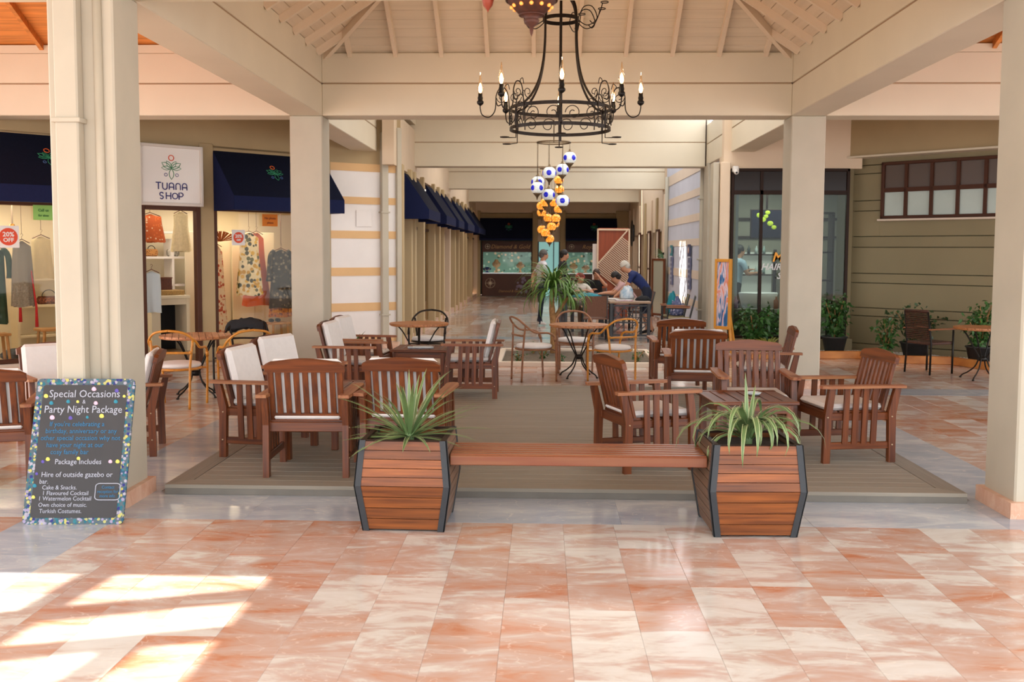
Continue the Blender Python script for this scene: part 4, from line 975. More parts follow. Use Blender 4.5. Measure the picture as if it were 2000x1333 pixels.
for k, a0 in enumerate((20, -15, 60, 160, 200)):      # scrolls and rings round the crown
    a = R(a0); ca, sa = math.cos(a), math.sin(a); ax = (ca, sa, 0); P = lambda r_, z: (r_ * ca, r_ * sa, z)
    q = MB().tube(bez([P(.168, 3.9), P(.22, 4.0), P(.30, 4.0), P(.35, 3.9), P(.32, 3.84), P(.28, 3.87)], 5), .005, 5)
    q.tube(bez([P(.17, 3.88), P(.25, 3.83), P(.33, 3.86), P(.38, 3.95), P(.40, 4.02)], 5), .005, 5); q.tube(arc(P(.42, 4.03), .035, 0, 2 * PI, 14, 'xy')[:-1], .005, 5, closed=True)
    q.build('crown_scroll', M_IRON2, ch)
for k in (0, 2, 4, 6):
    a = R(-90 + 45 * k); pl_ = bpy.data.lights.new('bulb_light', 'POINT'); pl_.energy = 10; pl_.color = (1, .75, .45); pl_.shadow_soft_size = .03
    o = bpy.data.objects.new('bulb_light', pl_); COL.objects.link(o); o.location = (.155 + .765 * math.cos(a), 9.67 + .765 * math.sin(a), 3.45)

# ================================================================== mosaic lamp clusters
M_WGL = spots('white_mosaic_glass', '#DCE6E4', ['#EDF2F0', '#C8D8DC', '#F2F4EE'], 90, .3, .6, emit=.12); M_BLU = mat('cobalt_glass', '#0C18B4', .15, emit=.35)
M_OGL = spots('amber_mosaic_glass', '#F08A1E', ['#FFB340', '#E8641A', '#FFD27A', '#F59A2A'], 60, .3, .6, emit=.75); M_BRS = mat('aged_brass', '#6B5A44', .4, metal=.8)
def lamp_globe(parent, x, y, z, ztop, r_, blue, lab_i):
    g = bpy.data.objects.new('globe', None); COL.objects.link(g); g.parent = parent; g.location = (x, y, z)
    MB().tube([(0, 0, r_ * 1.1), (0, 0, ztop - z)], .004, 5).build('chain', M_BRS, g)
    MB().lathe([(.0, -r_ * 1.0), (r_ * .25, -r_ * .97)] + [(r_ * math.cos(t), r_ * math.sin(t) * .98) for t in [R(q) for q in range(-50, 60, 12)]] + [(r_ * .45, r_ * .88), (0, r_ * .92)], n=16).build('shade', M_WGL if blue else M_OGL, g)
    MB().lathe([(0, r_ * 1.35), (r_ * .12, r_ * 1.3), (r_ * .18, r_ * 1.05), (r_ * .5, r_ * .88), (r_ * .5, r_ * .82), (0, r_ * .82)], n=12).build('cap', M_BRS, g)
    MB().lathe([(0, -r_ * 1.85), (r_ * .08, -r_ * 1.7), (r_ * .14, -r_ * 1.4), (r_ * .34, -r_ * 1.15), (r_ * .66, -r_ * .8), (r_ * .62, -r_ * .74), (0, -r_ * .74)], n=12).build('finial', M_BRS, g)
    if blue:
        for k in range(4):
            a = R(blue * 40 + 90 * k + lab_i * 23); rot = Matrix.Rotation(a, 3, 'Z')
            MB().ball(rot @ Vector((0, -r_ * .88, 0)), r_ * .42, 10, sc=(1, .42, 1), rot=rot).build('blue_disc', M_BLU, g)
def cluster(name, X, Y, zr, pts, r_, ring, lab, blue):
    c = empty(name, (X, Y, 0), 0, lab, 'lamp')
    MB().tube(arc((0, 0, zr), ring, 0, 2 * PI, 28, 'xy')[:-1], .012, 6, closed=True).build('ring', M_BRS, c)
    MB().tube([(-ring, 0, zr), (0, 0, zr + .0), (ring, 0, zr)], .008, 5).build('cross_bar', M_BRS, c); MB().tube([(0, 0, zr), (0, 0, ROOFZ)], .008, 5).build('hanging_rod', M_BRS, c)
    for i, (lx, z) in enumerate(pts):
        ly = math.sqrt(max(ring ** 2 - lx * lx, 0)) * (1 if i % 2 else -1)
        lamp_globe(c, lx, ly, z, zr, r_, blue, i)
    return c
ROOFZ = 5.0
cluster('mosaic_lamp', .16, 16.0, 3.42, [(0.25, 3.17), (0.14, 3.01), (-0.07, 2.92), (-0.25, 2.8), (-0.26, 2.7), (-0.08, 2.61), (0.14, 2.49)], .105, .265, 'cluster of white mosaic glass globes with cobalt blue discs', 1)
cluster('mosaic_lamp', .15, 23.1, 3.59, [(0.2, 3.32), (0.22, 3.12), (-0.12, 2.8), (0.1, 2.82), (-0.2, 2.73), (-0.19, 2.59), (0.2, 2.66), (-0.04, 2.47), (0.14, 2.45), (0.12, 2.34), (0.04, 2.26), (-0.18, 2.2), (-0.1, 2.12), (0.0, 1.99)], .105, .23, 'cluster of glowing amber mosaic glass globes below the blue and white ones', 0)
# ---- pierced copper lantern hanging from the front beam, close to the viewer
cl = empty('copper_lantern', (-.055, 4.3, 0), 0, 'large pierced copper lantern hanging close to the viewer above the chandelier', 'lantern')
M_COP = mat('pierced_copper', '#4E2616', .55, metal=.4, var=.5, scale=40); M_LIT = mat('lit_amber_stone', '#E88A3A', .4, emit=1.2)
MB().lathe([(0, 2.605), (.006, 2.62), (.010, 2.645), (.03, 2.66), (.034, 2.675), (.026, 2.68), (.045, 2.69), (.07, 2.715), (.10, 2.745), (.112, 2.77), (.118, 2.80), (.112, 2.84), (.09, 2.90), (.06, 2.96), (.03, 3.0), (.02, 3.08), (0, 3.1)], n=28).build('bowl', M_COP, cl)
q = MB()
for k in range(12): a = k * PI / 6; q.ball((.084 * math.cos(a), .084 * math.sin(a), 2.727), .0085, 8)
for k in range(16): a = k * PI / 8; q.ball((.117 * math.cos(a), .117 * math.sin(a), 2.785), .011, 8)
q.build('lit_stone', M_LIT, cl)['kind'] = 'stuff'
q = MB()
for zr_, rr_ in ((2.695, .052), (2.755, .108), (2.825, .119)): q.tube(arc((0, 0, zr_), rr_, 0, 2 * PI, 30, 'xy')[:-1], .004, 5, closed=True)
q.build('rib_band', M_COP, cl)
MB().tube([(0, 0, 3.08), (0, 0, 4.34)], .006, 6).build('chain', M_COP, cl)
sp_ = bpy.data.objects.new('small_pendant', None); COL.objects.link(sp_); sp_.parent = cl; sp_.location = (-.185, 0, 0)
MB().lathe([(0, 2.705), (.004, 2.715), (.02, 2.735), (.026, 2.76), (.022, 2.79), (.008, 2.81), (0, 2.82)], n=14).build('drop', mat('pendant_copper', '#7A2C12', .5, metal=.3), sp_)
MB().tube([(0, 0, 2.81), (.06, 0, 3.0), (.17, 0, 3.03)], .004, 5).build('pendant_arm', M_COP, sp_)

# ================================================================== awnings
def flower_logo(parent, o, u, v, sc, cols):
    """emblem: a ring over five outlined leaves and two small rings; u, v are the in-plane axes"""
    U, V = Vector(u), Vector(v); O = Vector(o)
    def P(x, y): return O + U * x * sc + V * y * sc
    q = MB(); q.tube([P(.13 * math.cos(t), .62 + .13 * math.sin(t)) for t in [k * PI / 8 for k in range(16)]], .022 * sc, 5, 0, closed=True)
    for ang, L in ((-90, .52), (150, .55), (30, .55), (172 + 18, .0), (115, .0)):
        if not L: continue
        a = R(ang); d = (math.cos(a), math.sin(a)); nrm = (-d[1], d[0])
        q.tube([P(d[0] * L * t + nrm[0] * w_, .1 + d[1] * L * t + nrm[1] * w_) for t, w_ in [(0, 0), (.25, .09), (.5, .12), (.75, .09), (1, 0), (.75, -.09), (.5, -.12), (.25, -.09)]], .017 * sc, 5, 1, closed=True)
    for ang, L in ((125, .42), (55, .42), (180, .5), (0, .5)):
        a = R(ang); d = (math.cos(a), math.sin(a)); nrm = (-d[1], d[0])
        q.tube([P(d[0] * L * t + nrm[0] * w_, .12 + d[1] * L * t + nrm[1] * w_) for t, w_ in [(0, 0), (.25, .07), (.5, .10), (.75, .07), (1, 0), (.75, -.07), (.5, -.10), (.25, -.07)]], .014 * sc, 5, 1, closed=True)
    for x in (-.28, .28): q.tube([P(x + .075 * math.cos(t), -.2 + .075 * math.sin(t)) for t in [k * PI / 6 for k in range(12)]], .014 * sc, 5, 2, closed=True)
    return q.build('emblem', [mat('emblem_' + c, c, .6) for c in cols], parent)
def awning(x0, x1, z0, z1, zv, dep, loc, rz, lab, logo=None, group='navy canvas awnings along the arcade', ribs=False):
    """local x along the wall, local -y away from it"""
    t = empty('awning', loc, rz, lab, 'awning', group)
    e = .012
    MB().add([(x0, 0, z1), (x1, 0, z1), (x1, -dep, zv), (x0, -dep, zv), (x0, 0, z1 - e), (x1, 0, z1 - e), (x1, -dep + e, zv), (x0, -dep + e, zv)], [(0, 3, 2, 1), (4, 5, 6, 7), (0, 1, 5, 4)]).build('canopy', M_NAVY, t)
    MB().box(((x0 + x1) / 2, -dep, (zv + z0) / 2), (x1 - x0, e, zv - z0)).build('valance', M_NAVY2, t)
    for x in (x0, x1): MB().prism([(0, z1), (0, z0), (-dep, z0), (-dep, zv)], 0, x - e / 2, x + e / 2).build('side_panel', M_NAVY2, t)
    MB().box(((x0 + x1) / 2, -dep + .012, z0 + .01), (x1 - x0, .025, .025)).build('front_bar', M_DKMET, t)
    if logo is not None:
        s_ = Vector((0, dep, z1 - zv)).normalized(); nrm = Vector((0, -(z1 - zv), dep)).normalized()
        flower_logo(t, Vector((logo, -dep * .5, (z1 + zv) / 2)) + nrm * .012, (1, 0, 0), s_, .27, ('#D8642A', '#2E8C63', '#4E6FA8'))
    return t
awning(-1.45, 1.5, 2.30, 3.23, 2.52, .65, LWp(0, 0), PI / 4, 'navy awning with a flower emblem over the shop window, cut by the large column', .62, 'navy awnings of the clothes shop')
awning(3.1, 5.02, 2.29, 3.2, 2.50, .65, LWp(0, 0), PI / 4, 'navy awning with a flower emblem between the slim column and the shop sign', 3.98, 'navy awnings of the clothes shop')
for i, (a, b) in enumerate(((18.0, 20.0), (21.3, 23.6), (24.4, 26.1), (27.4, 30.0), (32.0, 35.8))):
    awning(0, b - a, 2.27, 3.1, 2.45, .44, (-2.5 + .0, a, 0), PI / 2, 'navy awning along the arcade, %s from the striped wall' % ('first', 'second', 'third', 'fourth', 'last')[i])
for x0, x1, lab in ((-2.35, -.4, 'dark navy awning at the arcade end above the jewellery window'), (.84, 2.72, 'dark navy awning at the arcade end beside the lattice screen')):
    a_ = awning(x0, x1, 2.1, 2.92, 2.16, .35, (0, 37.25, 0), 0, lab, (x0 + x1) / 2 + .1, 'dark awnings at the arcade end')
# ---- shop sign
sg = empty('shop_sign', LWp(1.93, -.02, 2.35), PI / 4, 'square white shop sign with a flower emblem above the doorway', 'sign')
M_SIGN = mat('sign_face', '#E6E2DC', .4); M_SIGNF = mat('sign_rim', '#CFC8BF', .5)
MB().box((.475, -.03, .435), (.90, .06, .83), bev=.004).build('face', M_SIGN, sg)
q = MB()
for c, d in (((.475, -.04, .012), (.97, .1, .045)), ((.475, -.04, .855), (.97, .1, .045)), ((.012, -.04, .435), (.045, .1, .87)), ((.938, -.04, .435), (.045, .1, .87))): q.box(c, d, bev=.006)
q.build('rim', M_SIGNF, sg)
flower_logo(sg, (.475, -.063, .50), (1, 0, 0), (0, 0, 1), .30, ('#D8522A', '#23804E', '#2B2F73'))
M_INK = mat('navy_ink', '#2B2F73', .5)
# letters drawn with round strokes as on the sign
def strokes(parent, L, ox, oz, h, y, r_=.008):
    q = MB()
    for st in L: q.tube([(ox + x * h, y, oz + z * h) for x, z in st], r_, 5)
    return q.build('lettering', M_INK, parent)
cu = lambda cx, cz, r, a0, a1, n=8: [(cx + r * math.cos(R(a0 + (a1 - a0) * i / n)), cz + r * math.sin(R(a0 + (a1 - a0) * i / n))) for i in range(n + 1)]
T_ = [[(0, 1), (.8, 1)], [(.4, 1), (.4, 0)]]
U_ = [[(0, 1), (0, .35)] + cu(.35, .35, .35, 180, 360) + [(.7, 1)]]
A_ = [[(0, 0), (0, .65)] + cu(.35, .65, .35, 180, 0) + [(.7, 0)], [(0, .38), (.7, .38)]]
N_ = [[(0, 0), (0, .55)] + cu(.35, .62, .35, 180, 0) + [(.7, 0)]]
S_ = [cu(.3, .72, .27, 20, 270) + cu(.3, .25, .24, 90, -160)]
Hh = [[(0, 1), (0, 0)], [(.7, 1), (.7, 0)], [(0, .5), (.7, .5)]]
O_ = [cu(.38, .5, .42, 0, 360, 16)]
P_ = [[(0, 0), (0, 1), (.35, 1)] + cu(.35, .72, .28, 90, -90) + [(0, .44)]]
def word(parent, letters, ox, oz, h, y, sp):
    x = 0
    for l in letters:
        strokes(parent, l, ox + x * h, oz, h, y); x += sp
word(sg, [T_, U_, A_, N_, A_], .235, .225, .098, -.066, 1.03)
word(sg, [S_, Hh, O_, P_], .29, .085, .098, -.066, 1.0)

# ================================================================== clothes and goods in the shop
def garment(name, lab, cat, loc, rz, h, w1, w2, w3, m, dep=.09, folds=7, sleeves=0, group=None, hang=None, wav=.012):
    """garment on a hanger: loc is the hanger hook; widths at shoulder, waist and hem"""
    t = empty(name, loc, rz, lab, cat, group)
    n = 28; rows = 12; vs = []; rg_ = random.Random(hash(lab) % 99 if False else len(lab))
    ph = rg_.uniform(0, 6)
    for i in range(rows + 1):
        v = i / rows; z = -.07 - h * v
        w_ = (w1 + (w2 - w1) * (v / .35)) if v < .35 else (w2 + (w3 - w2) * ((v - .35) / .65))
        if i == 0: w_ = w1 * .45
        for j in range(n):
            a = 2 * PI * j / n; f = 1 + wav / max(w_, .05) * v * 4 * math.sin(folds * a + ph)
            vs.append((w_ / 2 * math.cos(a) * f, dep * (.35 + .65 * v) * math.sin(a) * f, z + (.03 * abs(math.cos(a)) * -1 if i == 0 else 0) + (.01 * math.sin(3 * a + ph) if i == rows else 0)))
    fs = [(i * n + j, i * n + (j + 1) % n, (i + 1) * n + (j + 1) % n, (i + 1) * n + j) for i in range(rows) for j in range(n)] + [tuple(range(n))]
    MB().add(vs, fs, 0, True).build('cloth', m, t)
    if sleeves:
        for sx in (-1, 1): MB().tube(bez([(sx * w1 * .42, 0, -.1), (sx * (w1 * .5 + .05), 0, -.2), (sx * (w1 * .5 + .07), .01, -.1 - sleeves)], 4), [.04] * 8 + [.05], 8).build('sleeve', m, t)
    q = MB(); q.tube([(-w1 * .46, 0, -.1), (0, 0, -.045), (w1 * .46, 0, -.1)], .007, 6); q.tube(bez([(0, 0, -.045), (0, 0, -.01), (.02, 0, .012), (0, 0, .03), (-.012, 0, .015)], 4), .003, 5)
    if hang: q.tube([(0, 0, .03), (0, 0, hang)], .003, 5)
    q.build('hanger', M_WZ, t)
    return t
M_FLOR = spots('white_yellow_floral', '#E4D9B4', ['#C99A1E', '#5A5A22', '#F0E4C4', '#D9AE34', '#3A3A18'], 16, .8, .55)
M_ORFL = spots('orange_floral', '#C45A22', ['#E8C9A0', '#C45A22', '#D86E30'], 26, .8, .33)
M_ORG = mat('rust_orange_cloth', '#C2500E', .8); M_PAIS = spots('charcoal_paisley', '#1E1B18', ['#4E463C', '#0E0D0C', '#7A6C58', '#221E1A'], 22, .8, .5)
M_GRN = mat('dark_green_velvet', '#173B2E', .7); M_NET = mat('grey_net', '#8C8A86', .8, var=.4, scale=60); M_CREAM = mat('cream_knit', '#D9C9A0', .85, var=.15, scale=30)
M_REDW = spots('red_white_print', '#DCC8B4', ['#A8422C', '#D9B9A0', '#C0705A'], 20, .8, .5); M_ORBRN = spots('orange_brown_print', '#C9782E', ['#E0A24E', '#8A4A1E'], 24, .8, .5)
M_PBLUE = mat('pale_blue_cloth', '#C6D0D2', .8)
q4 = PI / 4
def LP(u, n, z): return LWp(u, n, z)
garment('dress', 'white dress printed with yellow and green flowers in the clothes shop window', 'dress', LP(3.98, .55, 2.05), q4, 1.02, .34, .34, .46, M_FLOR, hang=.43)
garment('dress', 'rust orange dress hanging behind the yellow flowered one', 'dress', LP(4.28, .85, 2.06), q4, 1.22, .26, .30, .52, M_ORG, hang=.42)
garment('dress', 'charcoal patterned dress over a rust lining, hanging near the slim column', 'dress', LP(4.60, .62, 1.78), q4, .98, .30, .34, .42, M_PAIS, sleeves=.5, hang=.7)
garment('dress', 'orange brown print dress behind the charcoal patterned one', 'dress', LP(4.80, .95, 1.75), q4, 1.12, .32, .36, .5, M_ORBRN, hang=.73)
garment('dress', 'red and cream print dress at the left edge of the shop window with dresses', 'dress', LP(3.50, .75, 1.85), q4, 1.5, .22, .26, .34, M_REDW, hang=.63)
garment('blouse', 'orange floral blouse hanging in the shop doorway above the shelves', 'blouse', LP(2.30, .45, 2.30), q4, .42, .34, .36, .46, M_ORFL)
garment('dress', 'cream knitted dress with rust collar hanging in the doorway', 'dress', LP(2.92, .75, 2.36), q4, .62, .24, .22, .30, M_CREAM, hang=.1)
garment('blouse', 'pale blue top on a white hanger low in the shop doorway', 'blouse', LP(2.26, .35, 1.45), q4, .62, .26, .28, .26, M_PBLUE)
garment('blouse', 'dark green velvet top in the shop window beside the discount notice', 'blouse', LP(.10, .45, 1.80), q4, 1.05, .3, .3, .34, M_GRN, sleeves=.4, hang=.6)
garment('dress', 'grey net top with black trim in the shop window beside the green one', 'dress', LP(.46, .38, 1.88), q4, .90, .22, .26, .28, M_NET, hang=.55)
garment('blouse', 'cream sleeveless top hanging behind the grey net one', 'blouse', LP(.85, .8, 1.95), q4, .6, .26, .26, .32, M_CREAM, hang=.5)
t = empty('tassel_cord', LP(.52, .33, 1.30), q4, 'pair of long red tassel cords hanging by the grey net top', 'tassel')
for dx, zl in ((-.12, -.60), (.09, -.68)): MB().tube([(dx * .4, 0, .1), (dx, 0, zl + .28), (dx, 0, zl)], [.006, .016, .024], 8).build('tassel', mat('bright_red_thread', '#B3202A', .7), t)
t = empty('hanging_bell', LP(.38, .5, 2.0), q4, 'small gold bell on a pale chain in the shop window', 'ornament')
MB().tube([(0, 0, .04), (0, 0, .5)], .012, 6).build('chain', M_PALE, t); MB().lathe([(0, .05), (.03, .04), (.045, 0), (.06, -.04), (0, -.03)], n=12).build('bell', mat('gold_bell', '#D99A2B', .3, metal=.6), t)
# notices on the glass
def poster(lab, u, z, w_, h_, face, n=-.025, circ=None, words=(), ink=None, cat='notice'):
    t = empty('notice', LP(u, n, z), q4, lab, cat)
    MB().box((0, 0, 0), (w_, .006, h_)).build('sheet', face, t)
    if circ: MB().lathe([(0, -.002), (circ, -.002), (circ, .002), (0, .002)], (0, -.005, 0), 28, rot=Matrix.Rotation(PI / 2, 3, 'X'), smooth=False).build('disc', M_RED, t)
    for wd, sz, zz_ in words: text(wd, sz, ink or M_PAPER, t, (0, -.0085, zz_), bold=.002)
    return t
poster('square white notice with an orange disc reading 20% OFF beside the green top', .17, 1.86, .27, .29, M_PAPER, circ=.115, words=(('20%', .085, .03), ('OFF', .075, -.045)))
poster('square white notice with a red 20% disc in the window with dresses', 3.49, 1.89, .22, .24, M_PAPER, circ=.085, words=(('20%', .07, .02), ('OFF', .04, -.04)))
poster('orange notice near the top of the window with dresses', 4.04, 2.17, .27, .19, mat('orange_card', '#DB7A1E', .7), words=(('No photo', .05, .03), ('please', .045, -.04)), ink=mat('dark_orange_ink', '#9A4A12', .7))
poster('green telephone notice at the top of the first shop window', .62, 2.19, .26, .2, mat('green_card', '#8FBF62', .7), words=(('Call us', .05, .03), ('for sizes', .04, -.04)), ink=mat('green_ink', '#4A7A3A', .7))
t = empty('scarf_display', LP(3.35, .28, 1.83), q4, 'pleated orange scarf fanned out behind the red discount notice', 'scarf')
q = MB()
for k in range(12): a = R(10 + 15 * k); q.prism([(0, 0), (.26 * math.cos(a), .16 * math.sin(a)), (.26 * math.cos(a + .2), .16 * math.sin(a + .2))], 1, -.01 + .008 * (k % 2), .005 + .008 * (k % 2))
q.build('pleat', mat('pleated_orange', '#D2691E', .6, var=.3, scale=14), t)
# back panels and shelves
t = empty('panel_screen', LP(3.3, 1.4, .1), q4, 'pale folding panels behind the hanging dresses', 'screen')
for k in range(4): MB().box((.18 + .42 * k, .04 * (k % 2), .95), (.4, .03, 1.9), bev=.004).build('panel', M_INT, t)
sh = empty('wall_shelf_unit', LP(2.45, 1.5, .1), q4, 'white shelf unit inside the shop doorway', 'shelf')
for z in (.2, .65, 1.02, 1.47, 1.88): MB().box((.62, .12, z), (1.3, .32, .035)).build('shelf', M_WHITE, sh)
for x in (0, .66, 1.26): MB().box((x, .12, .9), (.035, .32, 1.75)).build('upright', M_WHITE, sh)
sh2 = empty('wall_shelf_unit', LP(.72, 1.5, .1), q4, 'cream corner shelf unit behind the grey net top', 'shelf')
for z in (.3, .75, 1.15, 1.6): MB().box((.5, .12, z), (1.0, .32, .035)).build('shelf', M_INT, sh2)
for x in (0, .98): MB().box((x, .12, .9), (.035, .32, 1.75)).build('upright', M_INT, sh2)
M_LEOP = spots('leopard_print', '#A8743A', ['#4A2A12', '#6A3E1C'], 60, .7, .4); M_ZEB = mat('zebra_print', '#D8D4C8', .7, scale=40, color2='#1F1C1A', stretch=(1, 1, .2))
def handbag(lab, loc, m, w_=.2, h_=.12):
    t = empty('handbag', loc, q4, lab, 'handbag'); MB().box((0, 0, h_ / 2), (w_, .09, h_), bev=.025).build('body', m, t); MB().tube(arc((0, 0, h_ * .95), w_ * .3, 0, PI, 10), .006, 6).build('handle', M_BLACKC, t); return t
handbag('leopard print handbag on the doorway shelf', LP(2.80, 1.58, 1.588), M_LEOP); handbag('zebra print handbag beside the leopard one', LP(3.16, 1.58, 1.588), M_ZEB)
handbag('large black bag on the floor shelf by the counter', LP(2.70, 1.55, .318), M_BLACKC, .34, .28)
handbag('red and black patterned purse on the low doorway shelf', LP(2.78, 1.58, .768), spots('red_black_print', '#2A1416', ['#A83A3A', '#1A1012', '#C9A090'], 40), .24, .1)
handbag('brown patterned bag on the low shelf of the first window', LP(1.2, 1.6, .868), spots('brown_red_print', '#6A3A2A', ['#9A5A3A', '#3A1A16'], 40), .34, .12)
ct = empty('counter', LP(2.72, .95, .1), q4, 'cream shop counter with an open front in the doorway', 'counter')
MB().box((0, 0, .86), (.62, .5, .05), bev=.005).build('worktop', M_INT, ct); MB().box((-.24, 0, .42), (.14, .46, .84)).build('side_panel', M_INT, ct); MB().box((.28, 0, .42), (.05, .46, .84)).build('side_panel', M_INT, ct); MB().box((.05, .2, .42), (.5, .03, .84)).build('back_panel', M_BLACKC, ct); MB().box((.05, -.2, .79), (.42, .05, .1)).build('rail', M_INT, ct)
tr = empty('basket', LP(2.74, .95, .985), q4, 'shallow wicker tray on the shop counter', 'basket')
MB().box((0, 0, .04), (.5, .3, .08), bev=.01).build('tray', mat('straw_weave', '#A8854E', .8, var=.4, scale=60), tr)
tw = empty('trinket_box', LP(2.72, 1.05, 1.068), q4, 'dark carved trinket box standing on the tray', 'box'); MB().box((0, 0, .09), (.3, .12, .18), bev=.005).build('body', mat('carved_dark_wood', '#5A2A18', .5, var=.5, scale=50), tw); MB().box((0, 0, .185), (.31, .13, .02)).build('lid', M_WX, tw)
def stool(lab, loc, m, s_=.3, h_=.4):
    t = empty('stool', loc, q4, lab, 'stool'); MB().box((0, 0, h_), (s_, s_ * .8, .035), bev=.006).build('seat', m, t)
    for sx in (-1, 1):
        for sy in (-1, 1): MB().bar((sx * s_ * .36, sy * s_ * .28, h_ - .015), (sx * s_ * .44, sy * s_ * .34, 0), .03, .03).build('leg', m, t)
    return t
M_RWOOD = mat('light_rough_wood', '#B98A55', .6, var=.3, scale=10)
stool('small wooden stool with shoes on it below the charcoal dress', LP(4.45, .5, .11), M_RWOOD, .36, .38); stool('light wooden stool with a woven basket at the edge of the first window', LP(.12, .5, .11), M_RWOOD, .34, .42); stool('light wooden display table behind the large column', LP(.86, .45, .11), M_RWOOD, .42, .46)
t = empty('woven_basket', LP(-.06, .5, .54), q4, 'honey coloured woven basket on the wooden stool', 'basket'); MB().lathe([(0, 0), (.12, 0), (.16, .1), (.15, .25), (.13, .25), (.14, .1), (.1, .02), (0, .02)], n=16).build('body', mat('honey_weave', '#C98F3E', .7, var=.4, scale=50), t); MB().tube(arc((0, 0, .25), .13, 0, PI, 12), .01, 6).build('handle', M_RWOOD, t)
for i, (u, lab) in enumerate(((4.40, 'black slip-on shoe pair on the small wooden stool'),)):
    t = empty('shoe_pair', LP(u, .5, .51), q4, lab, 'shoes')
    for dx in (-.06, .06): MB().ball((dx, 0, .03), .04, 8, sc=(.8, 2.2, .8)).build('shoe', M_BLACKC, t)
for u, lab, m in ((.50, 'dark grey floor cushion in the first shop window', mat('slate_cushion', '#3E4248', .9)), (.95, 'black floor cushion under the display table', M_BLACKC)):
    t = empty('floor_cushion', LP(u, .75, .11), q4, lab, 'cushion'); MB().ball((0, 0, .1), .26, 14, sc=(1, .7, .38)).build('cushion', m, t)

# ================================================================== salon
o = text('M', .22, mat('orange_film', '#E89A1E', .5), None, (3.93, 16.93, 1.61), shear=.25, bold=.004); o['kind'] = 'thing'; o.name = 'window_lettering'; tag(o, 'orange capital M with a sunburst on the salon glass', 'lettering', 'salon glass lettering')
for wd, sz, x, z, lab in (('HAIR', .15, 3.83, 1.45, 'white letters HAIR on the salon glass'), ('S', .15, 3.96, 1.30, 'white letter S on the salon glass')):
    o = text(wd, sz, mat('white_film', '#C9C9C9', .5), None, (x, 16.93, z), shear=.3, bold=.003); o.name = 'window_lettering'; tag(o, lab, 'lettering', 'salon glass lettering', 'thing')
tv = empty('television', (4.14, 18.7, 1.96), 0, 'wall television with lime green flowers on a dark screen in the salon', 'television')
MB().box((0, 0, .26), (.62, .05, .54), bev=.006).build('bezel', M_DARKB, tv)
q = MB().box((0, -.028, .26), (.58, .006, .50)); q.build('screen', mat('dark_screen', '#1C1D30', .5, emit=.15, spec=.1), tv)
q = MB()
for x, z, r_ in ((-.15, .42, .06), (-.08, .34, .055), (.05, .27, .06), (.0, .47, .05), (-.03, .40, .045), (.12, .20, .05)): q.ball((x, -.034, z), r_, 9, sc=(1, .1, .8))
q.build('picture', mat('lime_picture', '#B9C92E', .5, emit=.5), tv)
MB().tube([(0, .04, .5), (0, .04, 1.1)], .02, 6).build('ceiling_mount', M_DARKB, tv)
for x, y, lab in ((3.62, 18.3, 'small bright ceiling panel in the salon, further inside'), (3.46, 17.8, 'small bright ceiling panel in the salon, near the pier')):
    t = empty('ceiling_light', (x, y, 3.0), 0, lab, 'light'); MB().box((0, 0, 0), (.3, .3, .03)).build('housing', M_WHITE, t); MB().box((0, 0, -.018), (.26, .26, .01)).build('diffuser', mat('led_panel', '#DFF0FF', .4, emit=9), t)
ms = empty('mirror_station', (4.0, 20.0, .1), 0, 'black framed salon mirror shelves with bottles', 'shelf')
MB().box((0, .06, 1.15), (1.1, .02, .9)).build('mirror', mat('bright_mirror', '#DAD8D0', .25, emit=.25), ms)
for z in (.75, 1.15, 1.55): MB().box((0, 0, z), (1.2, .16, .025)).build('shelf', M_DARKB, ms)
for x in (-.6, .6): MB().box((x, 0, 1.1), (.03, .16, 1.1)).build('upright', M_DARKB, ms)
for i in range(7):
    for z, nm in ((1.17, 'middle'), (1.57, 'top')):
        t = empty('bottle', (3.48 + .15 * i, 20.0, .1 + z - .005), 0, '%s bottle, %s from the arcade pier on the %s salon shelf' % (('grey-green', 'dark', 'pale')[i % 3], ('first', 'second', 'third', 'fourth', 'fifth', 'sixth', 'seventh')[i], nm), 'bottle', 'salon bottles on the %s shelf' % nm)
        MB().lathe([(0, 0), (.03, 0), (.03, .1), (.012, .13), (.012, .16), (0, .16)], n=10).build('body', mat('bottle_%d' % (i % 3), ('#8FA39B', '#2F3A36', '#B9C4BE')[i % 3], .3), t)
rk = empty('glass_cabinet', (4.95, 18.1, .1), 0, 'dark framed glass cabinet inside the salon by the olive wall', 'cabinet')
for x in (-.2, .2): MB().box((x, 0, 1.15), (.035, .3, 2.3)).build('upright', M_DARKB, rk)
for z in (.05, .6, 1.1, 1.6, 2.3): MB().box((0, 0, z), (.42, .3, .03)).build('shelf', M_DARKB, rk)
bs = empty('wash_basin', (3.95, 18.45, .1), 0, 'white salon wash basin unit behind the shrubs', 'basin')
MB().lathe([(.12, 0), (.16, .35), (.30, .62), (.36, .85), (.34, .86), (.27, .68), (0, .62)], n=20, sy=.8).build('bowl', M_WHITE, bs)
for (x, y, z, c_, lab) in ((3.35, 17.45, .72, '#B990B4', 'lilac bottle on the inner sill of the salon'), (4.05, 17.45, .72, '#A85A2A', 'amber bottle on the inner sill of the salon')):
    t = empty('bottle', (x, y, z), 0, lab, 'bottle'); MB().lathe([(0, 0), (.045, 0), (.045, .14), (.015, .17), (.015, .21), (0, .21)], n=12).build('body', mat('b' + c_, c_, .3), t)
sb = empty('sill_counter', (3.7, 17.45, .1), 0, 'low counter along the inside of the salon glass', 'counter'); MB().box((0, 0, .31), (1.0, .3, .62), bev=.01).build('body', M_SALW, sb)

